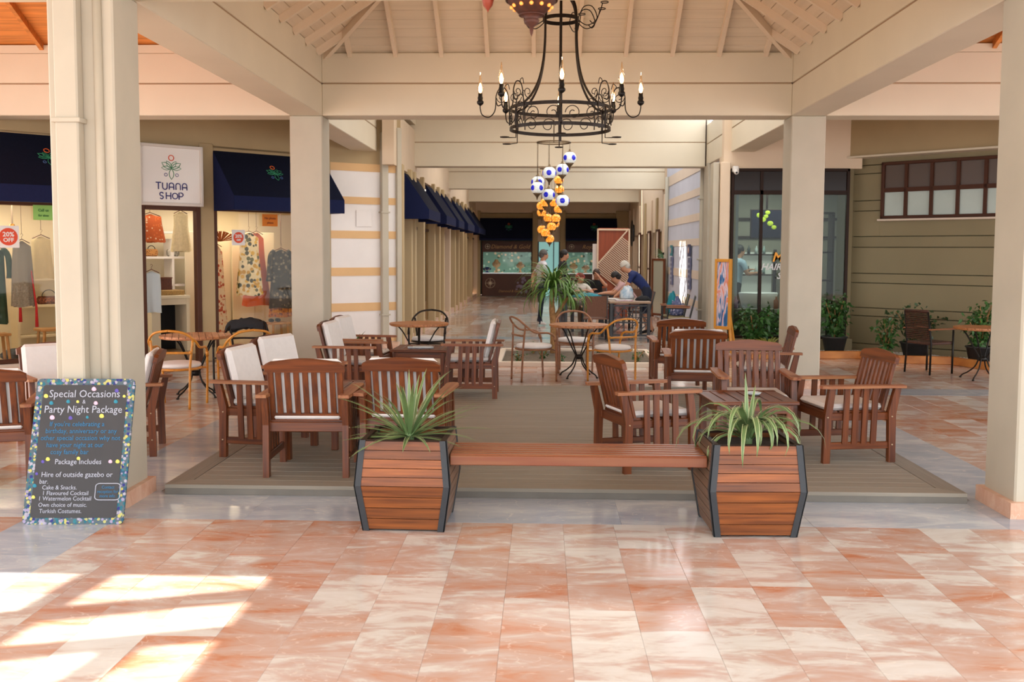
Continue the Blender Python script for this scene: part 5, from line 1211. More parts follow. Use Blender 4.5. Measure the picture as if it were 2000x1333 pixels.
# ================================================================== plants
def leafy(lab, loc, sz, n, m, pot=None, stems=5, leafL=.085, cat='shrub', name='potted_shrub', seed=1, group=None, squash=1.):
    t = empty(name, loc, 0, lab, cat, group); rg_ = random.Random(seed); z0 = 0
    if pot:
        pr, phh, pm = pot; z0 = phh
        MB().lathe([(0, 0), (pr * .72, 0), (pr * .98, phh * .92), (pr * 1.04, phh * .92), (pr * 1.04, phh), (pr * .93, phh), (pr * .9, phh * .88), (0, phh * .86)], n=20).build('pot', pm, t)
    tips = []
    q = MB()
    for k in range(stems):
        a = 2 * PI * k / stems + rg_.uniform(-.4, .4); rr_ = rg_.uniform(.3, 1) * sz[0] * .6; hh = sz[2] * rg_.uniform(.6, 1)
        pts = bez([(0, 0, z0 - .03), (rr_ * .3 * math.cos(a), rr_ * .3 * math.sin(a) * sz[1] / sz[0], z0 + hh * .4), (rr_ * math.cos(a), rr_ * math.sin(a) * sz[1] / sz[0], z0 + hh)], 5)
        q.tube(pts, .008, 5); tips += pts[3:]
    q.build('stem', M_BARK, t)
    q = MB()
    for k in range(n):
        c = Vector(rg_.choice(tips)); d = Vector((rg_.gauss(0, 1), rg_.gauss(0, 1), rg_.gauss(0, .8) + .1)); d.normalize()
        o_ = Vector((rg_.gauss(0, .13) * sz[0], rg_.gauss(0, .13) * sz[1], rg_.gauss(0, .10) * sz[2])); p = c + o_
        L = leafL * rg_.uniform(.7, 1.2); sd = d.cross(Vector((rg_.gauss(0, 1), rg_.gauss(0, 1), 1))).normalized(); w_ = L * .3; dn = Vector((0, 0, -1))
        q.add([p, p + d * L * .4 + sd * w_, p + d * L + dn * L * .25, p + d * L * .4 - sd * w_], [(0, 1, 2, 3)], 0, False)
    q.build('foliage', m, t)
    return t
POTD = mat('charcoal_pot', '#2B2A2B', .6)
leafy('broad leaved green shrub under the salon glass beside the easel', (3.5, 16.5, .06), (.55, .4, .75), 900, M_LEAFG, None, 8, .10, seed=2)
leafy('second green shrub under the salon glass, against the slim column', (4.1, 16.55, .06), (.5, .4, .6), 700, M_LEAFG, None, 8, .10, seed=3)
leafy('dark leaved shrub in a black pot just past the slim column by the salon', (4.78, 16.45, .06), (.5, .45, .62), 750, M_LEAFG, (.2, .27, POTD), 9, .085, seed=4)
leafy('loose dark shrub in a black pot in front of the olive wall', (5.86, 15.85, .06), (.6, .45, .5), 620, mat('deep_green_leaf', '#36552E', .4, var=.4, scale=10, rand=.3), (.22, .24, POTD), 9, .08, seed=15)
leafy('light green leafy shrub leaning out beside the loose dark one', (5.42, 15.85, .06), (.32, .3, .62), 260, M_LEAFG, None, 5, .09, seed=6)
leafy('shrub mostly hidden behind the reddish round table', (6.55, 15.1, .06), (.45, .4, .62), 420, M_LEAFG, (.2, .25, POTD), 7, .085, seed=7)
q = empty('croton', (3.62, 16.08, .05), 0, 'yellow green plant with long arching leaves in front of the salon shrubs', 'plant')
for i in range(46):
    p, ws, sd = blade(R(i * 137.5), rp_.uniform(.40, .58), R(rp_.uniform(35, 80)), R(rp_.uniform(60, 120)), rp_.uniform(.016, .026)); MB().ribbon(p, ws, sd, 0, .3).build('leaf', M_LEAFY, q)
q = empty('potted_aloe', (-2.78, 14.6, 0), 0, 'small green aloe in a terracotta pot in front of the striped wall', 'plant')
MB().lathe([(0, 0), (.12, 0), (.16, .28), (.175, .28), (.175, .32), (.15, .32), (0, .29)], n=18).build('pot', mat('dark_terracotta', '#6B4030', .8), q)
for i in range(13):
    p, ws, sd = blade(R(i * 137.5), rp_.uniform(.2, .30), R(rp_.uniform(30, 75)), R(20), .02, (0, 0, .3)); MB().ribbon(p, ws, sd, 0, .5).build('leaf', M_LEAFG, q)
# small plants in the bed
for i, (x, y, s_, lab) in enumerate(((-.35, 14.95, .14, 'sparse grassy clump at the corner of the planting bed by the wooden armchair'), (.0, 15.5, .16, 'small green seedling in the bed behind the side-on cane chair'), (.28, 15.0, .15, 'small green plant in the bed under the round slatted table'), (1.42, 15.0, .2, 'small bushy plant at the bed corner by the honey cane chair'), (.95, 16.2, .16, 'small pale plant at the back of the planting bed'), (-.15, 16.3, .18, 'small leafy plant at the back edge of the bed behind the cane chair'))):
    leafy(lab, (x, y, .02), (s_, s_, s_), 60, M_LEAFG, None, 4, .05, 'plant', 'seedling', 20 + i)
# palm
pm_ = empty('palm', (.16, 16.4, .02), 0, 'yucca palm with a thick pale trunk and drooping narrow leaves in the planting bed', 'palm')
MB().tube(bez([(0.02, 0, 0), (.02, 0, .4), (-.01, 0, .8), (0, 0, 1.08)], 6), [.055] * 6 + [.05] * 6 + [.042] * 6 + [.035], 12).build('trunk', M_BARK, pm_)
MB().tube(bez([(.01, 0, .55), (.14, .03, .75), (.26, .04, .95)], 5), .03, 8).build('branch', M_BARK, pm_)
for i in range(190):
    hd = (0, 0, 1.08) if i % 3 else (.26, .04, .93)
    k = i * 137.508; L = rp_.uniform(.52, .85) * (1 if i % 3 else .8)
    p, ws, sd = blade(R(k), L, R(rp_.choice([80, 65, 50, 35, 20, 0]) + rp_.uniform(-8, 8)), R(rp_.uniform(80, 150)), rp_.uniform(.014, .022), hd, 8)
    MB().ribbon(p, ws, sd, 0, .3).build('leaf', M_LEAFP, pm_)
# hanging sprig on the arcade wall
q = empty('wall_plant', (3.1, 26.1, 1.55), 0, 'small dark sprig of leaves hanging on the arcade wall', 'plant')
for i in range(12):
    p, ws, sd = blade(R(140 + i * 12), .3, R(60 - i * 8), R(80), .02, (0, 0, .1)); MB().ribbon(p, ws, sd, 0, .3).build('leaf', M_LEAFG, q)
MB().box((.05, 0, .1), (.1, .1, .06)).build('bracket', M_IRON, q)

# necklace stands in the jewellery windows
for i, (x, h_, lab) in enumerate(((-1.75, .5, 'tall cream necklace stand in the middle of the far jewellery window'), (-.85, .42, 'round cream necklace stand near the teal door'), (-2.1, .22, 'small blue jewellery box display at the edge of the far window'), (1.15, .38, 'necklace stand in the jewellery window beside the teal door'), (1.6, .3, 'low necklace stand in the window by the lattice screen'))):
    t = empty('jewellery_stand', (x, 37.6, .885), 0, lab, 'display')
    c_ = '#2A4A9A' if 'blue' in lab else '#E4CDB0'
    MB().lathe([(0, 0), (.12, 0), (.04, .04), (.035, h_ * .35), (.14, h_ * .5), (.16, h_ * .7), (.07, h_ * .9), (.06, h_), (0, h_)], n=14, sy=.5).build('bust', mat('stand_' + c_, c_, .6), t)
    MB().tube(arc((0, -.07, h_ * .8), .09, PI, 2 * PI, 10), .012, 5).build('necklace', mat('silver_chain', '#CFCFC8', .3, metal=.7), t)
# ================================================================== people
def seg_d(p, a, b):
    ab = b - a; t = max(0, min(1, (p - a).dot(ab) / max(ab.length_squared, 1e-9))); return (p - a - ab * t).length
def person(lab, loc, rz, J, top, bottom, shoe, hair, hairlen=0, shorts=False, skin=None, scale=1.):
    t = empty('person', loc, rz, lab, 'person')
    J = {k: Vector(v) for k, v in J.items()}
    V = []; E_ = []; Rr = []; reg = []
    def n(p, r): V.append(Vector(p)); Rr.append(r); return len(V) - 1
    def e(a, b, g): E_.append((a, b)); reg.append((a, b, g)); return b
    hip = J['hip']; ch_ = J['chest']; nk = J['neck']; hd = J['head']; up = (hd - nk).normalized(); fw = Vector(J.get('face', (0, 1, 0))).normalized()
    i0 = n(hip, (.155, .12)); i1 = n(hip.lerp(ch_, .5), (.145, .115)); i2 = n(ch_, (.165, .125)); i3 = n(nk - (nk - ch_) * .25, (.13, .09)); i4 = n(nk, (.06, .06))
    i5 = n(nk + up * .07 + fw * .01, (.062, .07)); i6 = n(hd + fw * .008, (.076, .092)); i7 = n(hd + up * .075 - fw * .01, (.072, .086)); i8 = n(hd + up * .115 - fw * .01, (.045, .05))
    e(i0, i1, 't'); e(i1, i2, 't'); e(i2, i3, 't'); e(i3, i4, 'h'); e(i4, i5, 'h'); e(i5, i6, 'h'); e(i6, i7, 'h'); e(i7, i8, 'h')
    nose = n(hd + fw * .105 - up * .01, (.016, .016)); e(i6, nose, 'h')
    for s_ in ('l', 'r'):
        sh_, el, wr_ = J[s_ + 'sho'], J[s_ + 'elb'], J[s_ + 'wri']
        a = n(sh_, (.068, .066)); b = n(sh_.lerp(el, .5), (.052, .05)); c = n(el, (.042, .042)); d = n(el.lerp(wr_, .4), (.042, .04)); f = n(wr_, (.026, .032))
        e(i3, a, 't'); e(a, b, 't'); e(b, c, 's'); e(c, d, 's'); e(d, f, 's')
        dr_ = (wr_ - el).normalized(); side = dr_.cross(Vector((0, 0, 1)));  side = side.normalized() if side.length > .1 else Vector((1, 0, 0))
        pm = n(wr_ + dr_ * .055, (.038, .02)); e(f, pm, 's')
        for k, (o_, L) in enumerate(((-.028, .075), (-.01, .088), (.01, .082), (.027, .065))):
            g = n(wr_ + dr_ * (.06 + L * .5) + side * o_, (.009, .009)); h_ = n(wr_ + dr_ * (.06 + L) + side * o_ * 1.1 + Vector((0, 0, -.02)), (.007, .007)); e(pm, g, 's'); e(g, h_, 's')
        th_ = n(wr_ + dr_ * .05 + side * -.05 + Vector((0, 0, -.01)), (.010, .010)); e(f, th_, 's')
        hp_, kn, an, to = J[s_ + 'hip'], J[s_ + 'kne'], J[s_ + 'ank'], J[s_ + 'toe']
        a = n(hp_, (.095, .10)); b = n(hp_.lerp(kn, .5), (.078, .082)); c = n(kn, (.056, .06)); d = n(kn.lerp(an, .35), (.054, .058)); f = n(an, (.036, .04)); g = n(to, (.036, .028)); hh = n(an + (an - to).normalized() * .045 + Vector((0, 0, -.03)), (.032, .032))
        e(i0, a, 'b'); e(a, b, 'b'); e(b, c, 'b'); e(c, d, 'k' if shorts else 'b'); e(d, f, 'k' if shorts else 'b'); e(f, g, 'f'); e(f, hh, 'f')
    me = bpy.data.meshes.new('body'); me.from_pydata([tuple(v) for v in V], E_, [])
    o = bpy.data.objects.new('body', me); COL.objects.link(o)
    m1 = o.modifiers.new('skin', 'SKIN'); m1.use_smooth_shade = True
    for i, r_ in enumerate(Rr): me.skin_vertices[0].data[i].radius = r_
    me.skin_vertices[0].data[0].use_root = True
    m2 = o.modifiers.new('sub', 'SUBSURF'); m2.levels = m2.render_levels = 1
    dg = bpy.context.evaluated_depsgraph_get(); dg.update()
    nm = bpy.data.meshes.new_from_object(o.evaluated_get(dg)); o.modifiers.clear(); o.data = nm
    nm.materials.clear()
    for m in (skin or M_SKIN, top, bottom, shoe): nm.materials.append(m)
    mp = {'t': 1, 'h': 0, 's': 0, 'b': 2, 'k': 0, 'f': 3}
    for pl_ in nm.polygons:
        c = pl_.center; best = min(reg, key=lambda r_: seg_d(c, V[r_[0]], V[r_[1]]) - (max(Rr[r_[0]]) + max(Rr[r_[1]])) * .35); pl_.material_index = mp[best[2]]; pl_.use_smooth = True
    o.parent = t
    q = MB(); rot = fw.to_track_quat('Y', 'Z').to_matrix()
    for s_ in (-1, 1): q.ball(hd + rot @ Vector((s_ * .032, .088, .012)), .009, 6)
    q.build('eyes', M_BLACKC, t)
    q = MB(); c = hd + up * .04 - fw * .022
    q.lathe([(.086 * math.cos(R(a)), .105 * math.sin(R(a))) for a in range(-8, 91, 14)], c, 14, sy=1.15, rot=rot)
    q.ball(hd - fw * .05 + up * .01, .078, 10, sc=(1, .9, 1.1), rot=rot)
    if hairlen: q.tube([hd - fw * .07, hd - fw * .10 - up * hairlen], [.07, .04], 8)
    q.build('hair', hair, t)
    q = MB().tube([hd + rot @ Vector((-.045, .085, -.035)), hd + rot @ Vector((0, .098, -.04))], .004, 4); q.tube([hd + rot @ Vector((.02, .095, -.04)), hd + rot @ Vector((-.02, .095, -.04))], .005, 4); q.build('mouth', mat('lips', '#9A5A4A', .6), t)
    return t
def standing(lean=.0, la=(.12, .12), arms='down'):
    j = dict(hip=(0, 0, .94), chest=(0, lean * .6, 1.24), neck=(0, lean, 1.46), head=(0, lean + .03, 1.60), face=(0, 1, -.2),
             lhip=(-.095, 0, .90), rhip=(.095, 0, .90), lkne=(-.10, .03, .49), rkne=(.11, -.02, .49), lank=(-.10, -.02, .08), rank=(.13, -.06, .08), ltoe=(-.11, .13, .035), rtoe=(.15, .09, .035),
             lsho=(-.19, lean, 1.40), rsho=(.19, lean, 1.40), lelb=(-.26, lean - .06, 1.12), relb=(.26, lean - .06, 1.12), lwri=(-.22, lean + .08, .90), rwri=(.22, lean + .10, .90))
    return j
HG = mat('grey_hair', '#5E5A57', .7); HB = mat('dark_hair', '#1F1A18', .6); HW = mat('silver_hair', '#C9C2B6', .7); HR = mat('brown_hair', '#3A2418', .6)
J = standing(.03); J['lwri'] = (-.16, -.16, .98); J['lelb'] = (-.30, -.12, 1.14); J['rwri'] = (.1, .22, 1.0)
person('standing person in a pale T-shirt, dark trousers and white shoes behind the palm', (-.04, 22.8, 0), R(-75), J, mat('pale_tshirt', '#D3D0D6', .9), mat('navy_jeans', '#1C2436', .9), M_PAPER, HG)
J = standing(.02)
person('standing person in a black T-shirt and grey trousers beside the pale-shirted one', (.43, 22.6, 0), R(-95), J, mat('black_tshirt', '#1B1A1B', .9), mat('grey_trousers', '#77757C', .9), M_BLACKC, HB)
# leaning over the table, navy shirt, silver hair (faces the arcade, bent forward)
J = dict(hip=(0, 0, .90), chest=(0, .20, 1.12), neck=(0, .36, 1.27), head=(0, .47, 1.38), face=(0, 1, -.5), lhip=(-.1, 0, .86), rhip=(.1, 0, .86), lkne=(-.1, .08, .46), rkne=(.1, .02, .46), lank=(-.1, -.02, .08), rank=(.11, -.1, .08), ltoe=(-.11, .13, .035), rtoe=(.13, .05, .035),
         lsho=(-.19, .32, 1.21), rsho=(.19, .32, 1.21), lelb=(-.22, .42, .98), relb=(.22, .44, .98), lwri=(-.15, .60, .82), rwri=(.15, .62, .82))
person('silver haired person in a navy T-shirt leaning over the dark table', (2.16, 20.62, 0), R(84), J, mat('navy_tshirt', '#1C2A5E', .9), mat('navy_shorts', '#20263A', .9), M_BLACKC, HW, shorts=True)
J = dict(hip=(0, 0, .62), chest=(0, .22, .86), neck=(0, .36, 1.02), head=(0, .44, 1.14), face=(0, 1, -.5), lhip=(-.1, 0, .60), rhip=(.1, 0, .60), lkne=(-.12, .40, .56), rkne=(.12, .40, .56), lank=(-.12, .38, .08), rank=(.12, .38, .08), ltoe=(-.13, .52, .035), rtoe=(.13, .52, .035),
         lsho=(-.18, .32, .97), rsho=(.18, .32, .97), lelb=(-.24, .48, .82), relb=(.24, .50, .82), lwri=(-.12, .68, .81), rwri=(.12, .70, .81))
person('dark haired person in a pink top bent over the table next to the navy shirt', (1.98, 21.25, 0), R(88), J, mat('pink_top', '#C9A3A0', .9), mat('pink_trousers', '#B98F8C', .9), M_PAPER, HB, hairlen=.04)
J = dict(hip=(0, 0, .50), chest=(0, .06, .80), neck=(0, .10, .98), head=(0, .14, 1.09), face=(0, 1, -.3), lhip=(-.1, 0, .48), rhip=(.1, 0, .48), lkne=(-.12, .42, .46), rkne=(.12, .42, .46), lank=(-.12, .40, .08), rank=(.12, .40, .08), ltoe=(-.13, .54, .035), rtoe=(.13, .54, .035),
         lsho=(-.18, .08, .92), rsho=(.18, .08, .92), lelb=(-.26, .22, .78), relb=(.26, .22, .78), lwri=(-.06, .38, .84), rwri=(.08, .40, .84))
pr = person('seated person in a white top with a red headscarf behind the palm leaves', (.78, 22.15, 0), R(200), J, mat('white_top', '#D6CEC4', .9), mat('brown_trousers', '#6A5242', .9), M_BLACKC, mat('red_hair', '#7A2A1E', .7))
hs = empty('headscarf', (.78, 22.15, 0), R(200), 'red headscarf on the seated person in the white top', 'scarf')
MB().lathe([(.108 * math.cos(R(a)), .115 * math.sin(R(a))) for a in range(-5, 91, 13)], (0, .11, 1.12), 14, sy=1.1).build('cloth', mat('red_scarf', '#A02028', .8), hs)
J2 = dict(J); J2['head'] = (0, .14, 1.17); J2['neck'] = (0, .08, 1.05); J2['lwri'] = (-.05, .26, 1.14); J2['lelb'] = (-.22, .25, .92); J2['lsho'] = (-.18, .06, .98); J2['rsho'] = (.18, .06, .98)
person('seated person in a black top with a raised hand at the far table', (1.22, 22.75, 0), R(175), J2, M_BLACKC, mat('dark_trousers', '#26242A', .9), M_BLACKC, HR, hairlen=.08)
J = standing(.08); J['rwri'] = (.18, .38, 1.2); J['relb'] = (.24, .14, 1.18); J['lwri'] = (-.1, .36, 1.25); J['lelb'] = (-.24, .12, 1.2)
person('hairdresser in a pale blue top working inside the salon', (3.68, 19.35, .1), R(-70), J, mat('pale_blue_top', '#A9BDCB', .9), M_BLACKC, M_BLACKC, HB)

# ================================================================== tables and chairs further down the arcade
def ftable(lab, loc, w_, d_, h, m, rz=0, lattice=False, cat='table'):
    t = empty('dining_table', loc, rz, lab, cat)
    MB().box((0, 0, h - .02), (w_, d_, .04), bev=.006).build('tabletop', m, t)
    for sx in (-1, 1):
        for sy in (-1, 1): MB().box((sx * (w_ / 2 - .035), sy * (d_ / 2 - .035), (h - .04) / 2), (.055, .055, h - .04), bev=.004).build('leg', M_DKMET, t)
    if lattice:
        y = -d_ / 2 + .035; x0 = w_ / 2 - .06
        MB().box((0, y, h - .08), (w_ - .12, .03, .03)).build('rail', M_DKMET, t); MB().box((0, y, .12), (w_ - .12, .03, .03)).build('rail', M_DKMET, t); MB().box((0, y, .36), (w_ - .12, .03, .025)).build('rail', M_DKMET, t)
        for k in range(3):
            xa = -x0 + 2 * x0 * k / 3; xb = xa + 2 * x0 / 3
            for a, b in (((xa, .38), (xb, h - .1)), ((xb, .38), (xa, h - .1))): MB().bar((a[0], y, a[1]), (b[0], y, b[1]), .016, .016, up=(0, 1, 0)).build('lattice_bar', M_DKMET, t)
            MB().bar((xa, y, .14), (xb, y, .34), .016, .016, up=(0, 1, 0)).build('lattice_bar', M_DKMET, t)
            MB().box((xb, y, h / 2), (.018, .018, h - .2)).build('lattice_bar', M_DKMET, t)
        for z in (.46, .54): MB().box((0, y, z), (w_ - .12, .02, .014)).build('lattice_bar', M_DKMET, t)
    return t
M_TT = mat('weathered_tabletop', '#9C826A', .5, var=.25, scale=6, stretch=(.5, 6, 1)); M_TD = mat('dark_tabletop', '#3A2E2A', .5)
ftable('long table with a dark lattice end panel in the arcade', (1.65, 19.65, 0), .78, 1.6, .76, M_TT, 0, True)
ftable('weathered table beside the lattice ended one, behind the brown mesh chair', (.83, 20.4, 0), .8, 1.0, .76, M_TT)
ftable('dark table where the seated people gather', (1.05, 21.45, 0), .9, .8, .80, M_TD)
def mesh_chair(lab, loc, rz, m, group='mesh backed arcade chairs'):
    t = empty('mesh_chair', loc, rz, lab, 'chair', group)
    for sx in (-1, 1):
        MB().tube([(sx * .23, .22, 0), (sx * .23, .22, .62), (sx * .235, -.18, .64)], .014, 6).build('leg', M_DKMET, t)
        MB().tube([(sx * .23, -.26, 0), (sx * .225, -.20, .44), (sx * .22, -.30, .86)], .014, 6).build('leg', M_DKMET, t)
        MB().box((sx * .235, .02, .645), (.04, .46, .02), bev=.006).build('arm', M_ARM, t)
    MB().box((0, .0, .43), (.44, .44, .025), bev=.005).build('seat', m, t)
    MB().add([(-.215, -.205, .47), (.215, -.205, .47), (.215, -.298, .86), (-.215, -.298, .86), (-.215, -.215, .47), (.215, -.215, .47), (.215, -.308, .86), (-.215, -.308, .86)], [(0, 1, 2, 3), (5, 4, 7, 6), (0, 4, 5, 1), (2, 6, 7, 3)]).build('back_mesh', m, t)
    return t
M_MESH = mat('brown_mesh', '#6E4B3A', .8, var=.3, scale=80); M_KHK = mat('khaki_mesh', '#8A7C56', .8, var=.2, scale=80)
mesh_chair('brown mesh chair with its back to the viewer beside the palm', (.99, 19.05, 0), 0, M_MESH)
mesh_chair('khaki mesh chair against the lavender wall, the one with a clear back', (2.62, 19.2, 0), R(82), M_KHK)
mesh_chair('khaki mesh chair against the lavender wall draped with clothes', (2.60, 19.95, 0), R(86), M_KHK)
mesh_chair('mesh chair across the far table in front of the lattice screen', (1.9, 22.4, 0), R(150), M_MESH)
mesh_chair('mesh chair under the person in the red headscarf', (.80, 22.22, 0), R(200), M_MESH)
mesh_chair('mesh chair under the person with a raised hand', (1.225, 22.83, 0), R(175), M_MESH)
mesh_chair('mesh chair under the bent over person in pink', (2.06, 21.25, 0), R(88), M_MESH)
def heap(name, lab, cat, loc, sz, m, seed=1, rz=0):
    t = empty(name, loc, rz, lab, cat); rg_ = random.Random(seed); q = MB(); n = 12; k = 7; vs = []
    for i in range(k + 1):
        a = PI / 2 * i / k
        for j in range(n):
            b = 2 * PI * j / n; f = 1 + rg_.uniform(-.14, .14); vs.append((sz[0] * math.cos(a) * math.cos(b) * f, sz[1] * math.cos(a) * math.sin(b) * f, sz[2] * math.sin(a) * f))
    fs = [(i * n + j, i * n + (j + 1) % n, (i + 1) * n + (j + 1) % n, (i + 1) * n + j) for i in range(k) for j in range(n)] + [tuple(range(n))[::-1]]
    q.add(vs, fs, 0, True).build('cloth', m, t); return t
heap('shawl', 'teal shawl over the clothes-draped khaki chair', 'shawl', (2.60, 20.1, .45), (.12, .16, .42), M_TEAL, 3)
heap('shawl', 'blue and white patterned cloth beside the teal shawl', 'shawl', (2.66, 19.82, .45), (.14, .14, .34), spots('blue_white_print', '#5A6288', ['#C9C4D6', '#3A3F66', '#8A8FB0'], 24), 4)
heap('towel', 'round teal towel bundle on the weathered table', 'towel', (.88, 20.45, .76), (.34, .22, .09), M_TEAL, 5)
heap('cap', 'black cap lying on the lattice ended table', 'cap', (1.93, 19.25, .76), (.15, .12, .09), M_BLACKC, 6)
heap('bag', 'clear blue plastic bag on the lattice ended table', 'bag', (1.66, 19.75, .76), (.15, .13, .26), mat('blue_plastic', '#7FA6C4', .2, color2='#E0E6EA', scale=9), 7)
for i, (x, y, c_, lab) in enumerate(((1.55, 19.12, '#C9C6D6', 'white and pink magazine at the near edge of the lattice ended table'), (1.30, 19.6, '#B9B4AE', 'newspaper sheets on the lattice ended table'))):
    t = empty('magazine', (x, y, .76), R(5 + 9 * i), lab, 'magazine'); MB().box((0, 0, .008), (.32, .24, .016), bev=.003).build('pages', mat('mag%d' % i, c_, .6, color2='#A8687A' if i == 0 else '#8E8A86', scale=12), t); MB().box((0, 0, .018), (.31, .23, .003)).build('cover', M_PAPER, t)
# lattice screen
ls = empty('lattice_screen', (1.68, 24.0, 0), R(2), 'tall free-standing screen of diagonal slats with a red-brown panel', 'screen')
w2, h2 = .375, 2.24
for c, d in (((-w2, 0, h2 / 2), (.035, .05, h2)), ((w2, 0, h2 / 2), (.035, .05, h2)), ((0, 0, h2 - .02), (2 * w2, .05, .04)), ((0, 0, .05), (2 * w2, .05, .04))): MB().box(c, d, bev=.004).build('frame_bar', mat('pale_beech', '#D9BFA2', .5), ls)
MB().box((0, .02, 1.16), (.72, .012, 2.2)).build('panel', mat('red_brown_panel', '#93421E', .5, var=.2, scale=4, stretch=(6, 1, .3)), ls)
bc = MATS['pale_beech']
for a, b in (((-w2, 1.40), (w2 - .05, h2 - .04)), ((-w2, .9), (-.05, .55)), ((-.05, .55), (w2, 1.05))): MB().bar((a[0], -.02, a[1]), (b[0], -.02, b[1]), .03, .03, up=(0, 1, 0)).build('frame_bar', bc, ls)
for k in range(24):      # slats falling to the right, clipped to the frame
    c = 1.18 + .055 * k; pts = []
    xa = -w2; xb = w2; f = lambda x: c - x * .78 - .25
    lo = lambda x: (.55 + (x + .05) * 1.176) if x > -.05 else (.9 - (x + w2) * 1.08); hi = lambda x: min(h2 - .04, 1.40 + (x + w2) * 1.13)
    xs = [xa + (xb - xa) * i / 60 for i in range(61)]; ok_ = [x for x in xs if lo(x) < f(x) < hi(x)]
    if len(ok_) > 2: MB().bar((ok_[0], -.015, f(ok_[0])), (ok_[-1], -.015, f(ok_[-1])), .02, .018, up=(0, 1, 0)).build('slat', bc, ls)
for k in range(9):       # opposite slats in the lower corner
    c = .10 + .075 * k; f = lambda x: c + (x + w2) * .9; xs = [-w2 + .7 * i / 60 for i in range(61)]; ok_ = [x for x in xs if f(x) < ((.9 - (x + w2) * 1.08) if x < -.05 else .55)]
    if len(ok_) > 2: MB().bar((ok_[0], -.015, f(ok_[0])), (ok_[-1], -.015, f(ok_[-1])), .02, .018, up=(0, 1, 0)).build('slat', bc, ls)
wp = empty('white_board', (1.24, 24.1, 0), 0, 'narrow white board standing at the edge of the lattice screen', 'board'); MB().box((0, 0, .94), (.1, .04, 1.88), bev=.004).build('board', M_WHITE, wp); MB().box((0, 0, .01), (.2, .2, .02)).build('foot', M_WHITE, wp)
# wall clock, mirrors, door frames of the recess
t = empty('wall_clock', (3.16, 35.6, 2.35), 0, 'large dark round clock edge-on on the far arcade wall', 'clock'); MB().lathe([(.40, -.03), (.46, -.03), (.47, .0), (.46, .03), (.40, .03), (.40, -.03)], n=30, rot=Matrix.Rotation(PI / 2, 3, 'Y')).build('rim', M_DKMET, t); MB().lathe([(0, -.02), (.41, -.02), (.41, .01), (0, .01)], n=30, rot=Matrix.Rotation(PI / 2, 3, 'Y')).build('face', mat('clock_face', '#6E675E', .5), t)
t = empty('standing_mirror', (2.95, 25.6, 0), R(-62), 'brown framed standing mirror by the lavender wall corner', 'mirror')
for c, d in (((-.25, 0, .78), (.06, .05, 1.5)), ((.25, 0, .78), (.06, .05, 1.5)), ((0, 0, 1.5), (.5, .05, .06)), ((0, 0, .1), (.5, .05, .06))): MB().box(c, d, bev=.006).build('frame_bar', M_WZ, t)
MB().box((0, .0, .8), (.46, .02, 1.36)).build('mirror_glass', mat('mirror_glass', '#B9BBAA', .15, metal=.3), t)
for i, (y, x) in enumerate(((27.4, 3.12), (29.6, 3.12), (32.5, 3.12))):
    t = empty('open_shutter', (x, y, 0), R(90), 'brown framed shop shutter standing open, %s beyond the standing mirror' % ('first', 'second', 'third')[i], 'shutter')
    for c, d in (((-.3, 0, 1.2), (.05, .05, 2.2)), ((.3, 0, 1.2), (.05, .05, 2.2)), ((0, 0, 2.28), (.6, .05, .05)), ((0, 0, .12), (.6, .05, .05)), ((0, 0, 1.2), (.6, .04, .05))): MB().box(c, d).build('frame_bar', M_BROWN, t)
    MB().box((0, 0, 1.2), (.56, .02, 2.1)).build('panel', M_PALE, t)
# easel painting
es = empty('easel_painting', (2.88, 16.05, 0), R(-50), 'tall abstract painting in an orange frame standing in front of the salon pier', 'painting')
for c, d in (((-.14, 0, 1.03), (.045, .05, 1.12)), ((.14, 0, 1.03), (.045, .05, 1.12)), ((0, 0, 1.565), (.24, .05, .05)), ((0, 0, .49), (.24, .05, .05))): MB().box(c, d, bev=.005).build('frame_bar', mat('orange_frame', '#C98A2E', .5), es)
m = bpy.data.materials.new('abstract_canvas'); m.use_nodes = True; nt = m.node_tree; tc = nt.nodes.new('ShaderNodeTexCoord'); mp = nt.nodes.new('ShaderNodeMapping'); mp.inputs['Scale'].default_value = (9, 9, 1.6); ns = nt.nodes.new('ShaderNodeTexNoise'); ns.inputs['Scale'].default_value = 1.2; ns.inputs['Distortion'].default_value = 1.5; rmp = nt.nodes.new('ShaderNodeValToRGB')
nt.links.new(tc.outputs['Object'], mp.inputs[0]); nt.links.new(mp.outputs[0], ns.inputs[0]); nt.links.new(ns.outputs[0], rmp.inputs[0]); nt.links.new(rmp.outputs[0], nt.nodes['Principled BSDF'].inputs[0])
er = rmp.color_ramp.elements; er[0].color = (*lin('#20457E'), 1); er[0].position = .3; er[1].color = (*lin('#2E8AA8'), 1); er[1].position = .75
for p, c_ in ((.42, '#2E6FA0'), (.5, '#D8C8D4'), (.56, '#D97A4E'), (.64, '#C9A6B8')): e_ = er.new(p); e_.color = (*lin(c_), 1)
MB().box((0, 0, 1.03), (.25, .02, 1.04)).build('canvas', m, es)
for sx in (-1, 1): MB().bar((sx * .13, .02, .5), (sx * .2, .0, 0), .03, .03).build('leg', mat('orange_frame', '#C98A2E', .5), es)
MB().bar((0, .03, 1.3), (0, .35, 0), .03, .03).build('leg', MATS['orange_frame'], es)
# security camera
sc_ = empty('security_camera', (3.2, 16.85, 3.04), 0, 'white dome security camera above the salon pier', 'camera')
MB().box((0, .06, .04), (.1, .12, .1), bev=.015).build('housing', M_STEELW, sc_); MB().ball((0, -.02, -.01), .045, 12).build('dome', M_STEELW, sc_); MB().ball((0, -.055, -.025), .018, 8).build('lens', M_BLACKC, sc_)
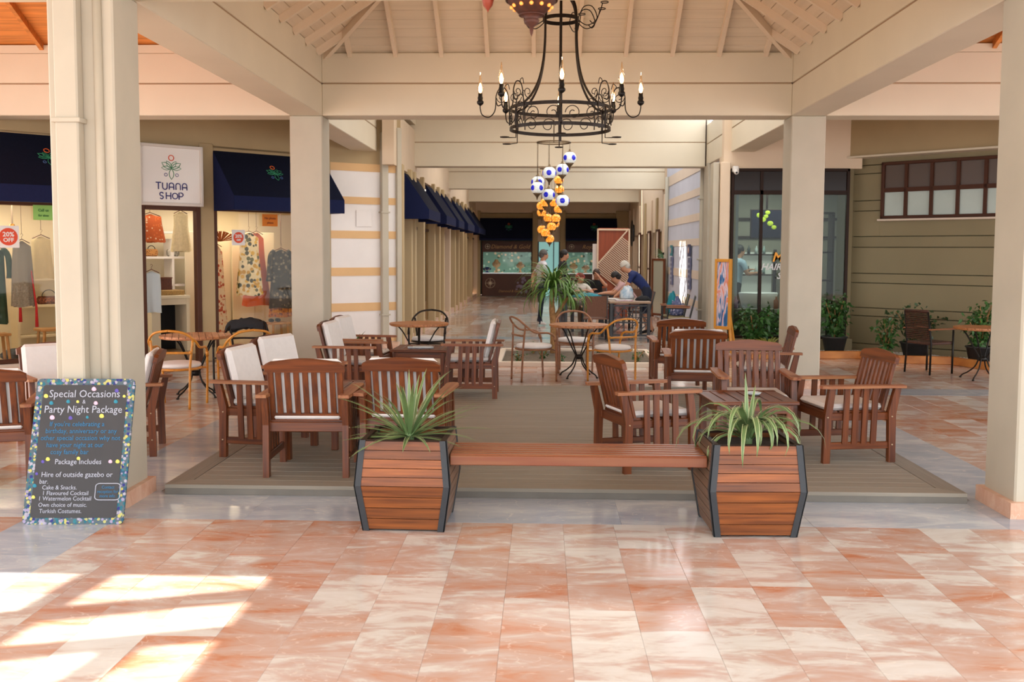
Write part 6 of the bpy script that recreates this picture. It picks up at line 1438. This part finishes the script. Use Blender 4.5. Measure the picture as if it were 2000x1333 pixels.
# pipework clipped to the beams
t = empty('cable_conduit', (3.05, 19.52, 0), 0, 'thin dark cable running down the corner of the arcade beams', 'cable'); MB().tube([(.07, 0, 3.35), (.07, 0, 4.3)], .012, 6).build('cable', M_DARKB, t)
t = empty('cable_conduit', (-2.80, 19.52, 0), 0, 'pale cable bundle running down the beam corner above the striped wall', 'cable')
q = MB(); q.tube(bez([(0, 0, 4.3), (.02, 0, 3.9), (-.01, 0, 3.5), (.03, 0, 3.36)], 5), .012, 6); q.tube(bez([(.05, 0, 4.3), (.08, 0, 3.9), (.04, 0, 3.5), (.02, 0, 3.36)], 5), .010, 6); q.build('cable', M_PALE, t)

# ================================================================== unseen roofs added to steer the light: arcade roof and front canopy
def slab(x0, x1, y0, y1, z): return roof(x0, x1, y0, y1, z)  # unseen slabs that hold back the sun and admit skylight
slab(-3.3, 2.3, 12.95, 19.6, 4.95)  # unseen; stops short on the right to let in skylight
slab(-3.3, -1.7, 19.6, 33.0, 4.95); slab(-1.7, 0, 19.6, 23.1, 4.95); slab(-1.7, 0, 24.2, 33.0, 4.95)  # gap placed to throw a sun patch on the lavender wall
for a, b in (((-1.8, 23.1), (.1, 23.7)), ((-1.8, 23.5), (.1, 24.2)), ((-1.2, 24.3), (.1, 23.2)), ((-1.8, 24.0), (-.8, 23.0)), ((-.6, 24.3), (.05, 23.5))): struct('sun_patch_bar', MB().bar((*a, 5.0), (*b, 5.0), .07, .06), M_RAFT, None, 'thin unseen slat added to pattern the sun patch on the arcade wall'); slab(0, 2.2, 19.6, 33.0, 4.95)  # unseen bars added to break up that sun patch
struct('wall_sun_block', MB().box((-3.35, 22.9, 4.6), (.1, 20.2, .8)), M_WALL, None, 'unseen cream upstand added to block the sun on the shop side')  # unseen wall added to stop sun entering from the shop side
slab(-4.6, 6.5, 1.2, 6.5, 4.142)  # unseen canopy added to cut the light on the foreground
slab(-9.8, -4.6, -2.5, .5, 4.142); slab(-9.8, -7.4, .5, 6.5, 4.142); slab(-7.4, -5.8, 5.8, 6.5, 4.142); slab(-5.8, -4.6, .5, 6.5, 4.142); slab(-7.4, -5.8, .5, 3.9, 4.142)  # unseen sun blockers, with one gap left for the floor patches
pg = empty('sun_patch_slats', (0, 0, 0), 0, 'unseen cream slats in the canopy, shaped to cast the floor sun patches', None, None, 'structure')  # unseen bars shaped to split the sunlight into floor patches
for a, b, w_ in (((-7.5, 4.95), (-5.6, 5.6), .17), ((-7.5, 4.5), (-5.6, 5.1), .15), ((-6.72, 6.0), (-6.95, 3.8), .15), ((-6.2, 4.9), (-6.35, 3.8), .12)):
    MB().bar((*a, 4.18), (*b, 4.18), w_, .05).build('slat', M_RAFT, pg)
for y, pw in ((16.3, 60), (23.2, 70), (30.2, 70)): area('arcade_fill', (.3, y, 4.85), 3.0, pw * 1.4, (1, .9, .78))  # unseen area lamps added to brighten the arcade, no fittings there
